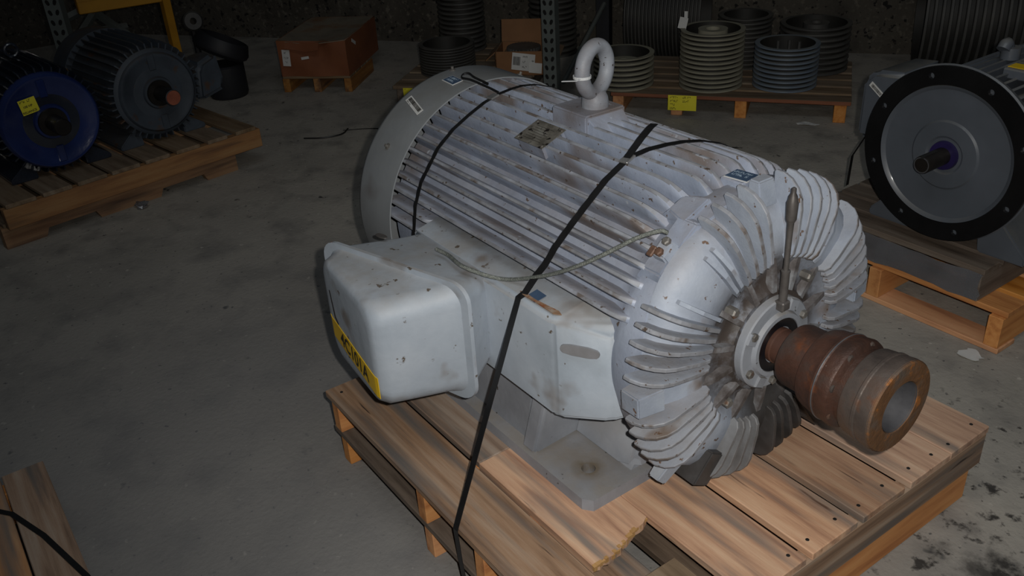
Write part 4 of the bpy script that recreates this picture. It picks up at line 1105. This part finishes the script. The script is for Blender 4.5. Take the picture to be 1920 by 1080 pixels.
# ---- rack with yellow beams at the upper left
def post(label, loc, H, m=M_RACKD, wd=.08):
    return upright('rack_upright', label, loc, R(60), H, m, True, wd, .07)
post('dim perforated rack upright at the left behind the blue motor', (-3.70, -.475, 0), 2.2, M_RACK)
def beam(label, p, q, hgt, th, m):
    p, q = Vector(p), Vector(q); d = (q-p); L = d.length; bm = bmesh.new(); box(bm, 0, L, -th/2, th/2, 0, hgt, .004)
    s = th*.2; box(bm, 0, L, -th/2-.004, -th/2+.002, hgt*.42, hgt*.58)
    bm.transform(frame_matrix(p, d, Vector((-d.y, d.x, 0)))); return tag(obj('rack_beam', bm, m), label, 'beam')
beam('broad yellow rack beam across the upper left', (-3.70, -.36, .69), (-3.70, .07, .685), .15, .05, M_YEL2)
bm = bmesh.new(); box(bm, -.025, .025, -.022, .022, 0, 1.30, .003); o = obj('rack_upright', bm, M_YEL2); o.location = (-3.78, .11, 0); o.rotation_euler = (0, 0, R(10)); tag(o, 'narrow yellow post at the end of the broad yellow beam', 'rack post')
# dark frame of slanted bars behind the old grey motor
t = thing('steel_frame', 'dusty frame of crossed slanted bars behind the old grey motor', 'frame', (-3.88, -.30, 0))
for a, b in (((0, -.22, .38), (.0, .07, .67)), ((0, .05, .66), (0, .33, .36)), ((-.03, .02, .55), (-.03, .21, .545)), ((.0, -.22, .0), (.0, -.22, .40)), ((0, .33, 0), (0, .33, .38)), ((-.03, -.16, .62), (-.03, .10, .70))):
    bm = bmesh.new(); tube(bm, [a, b], .022, 4); obj('slanted_bar', bm, M_RACK, t)
# dark round shroud, wrapped roll and drum
bm = bmesh.new(); lathe(bm, [(0, .14), (.02, .165), (.04, .17), (.10, .15), (.105, .14), (.045, .158), (.03, .145), (.02, 0)], 40, 'Z')
o = obj('fan_shroud', bm, M_RACKD, None, True); o.location = (-4.02, .42, .27); o.rotation_euler = (R(-24), R(14), R(20)); tag(o, 'dark round fan shroud lying tilted behind the old grey motor', 'shroud')
bm = bmesh.new(); lathe(bm, [(-.22, 0), (-.22, .11), (-.2, .12), (-.03, .12), (-.02, .11), (-.02, 0)], 32, 'Z'); o = obj('dark_drum', bm, M_RACKD, None, True); o.location = (-4.04, .44, .222); tag(o, 'dark drum standing under the tilted fan shroud', 'drum')
bm = bmesh.new(); lathe(bm, [(0, .02), (0, .04), (.008, .056), (.03, .06), (.05, .05), (.05, .02)], 32, 'X', True); o = obj('wrapped_wheel', bm, M_SHEAVED, None, True); o.location = (-4.2, .36, .45); o.rotation_euler = (0, R(-12), R(-15)); tag(o, 'small shiny wrapped wheel above the tilted fan shroud', 'wheel')
bm = bmesh.new(); tube(bm, [(-4.23, .36, 0), (-4.23, .36, .41)], .02, 8); tag(obj('wheel_stand', bm, M_RACKD, None, True), 'thin dark stand under the shiny wrapped wheel', 'stand')

# ---- litter on the floor
def scrap(label, cat, pts, r, m, name):
    bm = bmesh.new(); tube(bm, spline(pts, 5), r, 6); return tag(obj(name, bm, m, None, True), label, cat)
scrap('curved black scrap of strapping on the floor left of the fan cover', 'scrap', [(-2.93, .44, .005), (-2.86, .52, .006), (-2.84, .62, .006), (-2.90, .69, .005)], .004, M_STRAP, 'strap_scrap')
scrap('thin dark wire on the floor below the yellow card', 'wire', [(-2.90, .66, .003), (-2.80, .80, .004), (-2.66, .92, .003), (-2.6, 1.02, .003)], .0025, M_STRAP, 'wire_scrap')
def flake(label, x, y, w, h, rz, m=M_PAPER):
    bm = bmesh.new(); sheet(bm, None, 6, 4, lambda u, v: ((u-.5)*w*(1+.2*sin(7*v)), (v-.5)*h*(1+.3*sin(5*u)), .003+.006*abs(sin(4*u+3*v)))); o = obj('paper_scrap', bm, m, None, True); o.modifiers.new('thickness', 'SOLIDIFY').thickness = .0006
    o.location = (x, y, 0); o.rotation_euler = (0, 0, rz); tag(o, label, 'scrap')
flake('crumpled pale paper scrap on the floor before the pulley pallet', -1.22, 2.47, .10, .035, R(30))
flake('white paper scrap on the floor by the yellow pine pallet corner', .45, 1.13, .06, .05, R(-10))
def blob(label, x, y, s):
    bm = bmesh.new(); bmesh.ops.create_icosphere(bm, subdivisions=2, radius=s); jitter(bm, s*.3)
    for v in bm.verts: v.co.z = max(0, v.co.z*.6+s*.5)
    o = obj('plastic_scrap', bm, M_WRAP, None); o.location = (x, y, 0); tag(o, label, 'plastic wrap')
blob('crumpled clear plastic on the floor under the notched pallet', -2.60, -.52, .03)
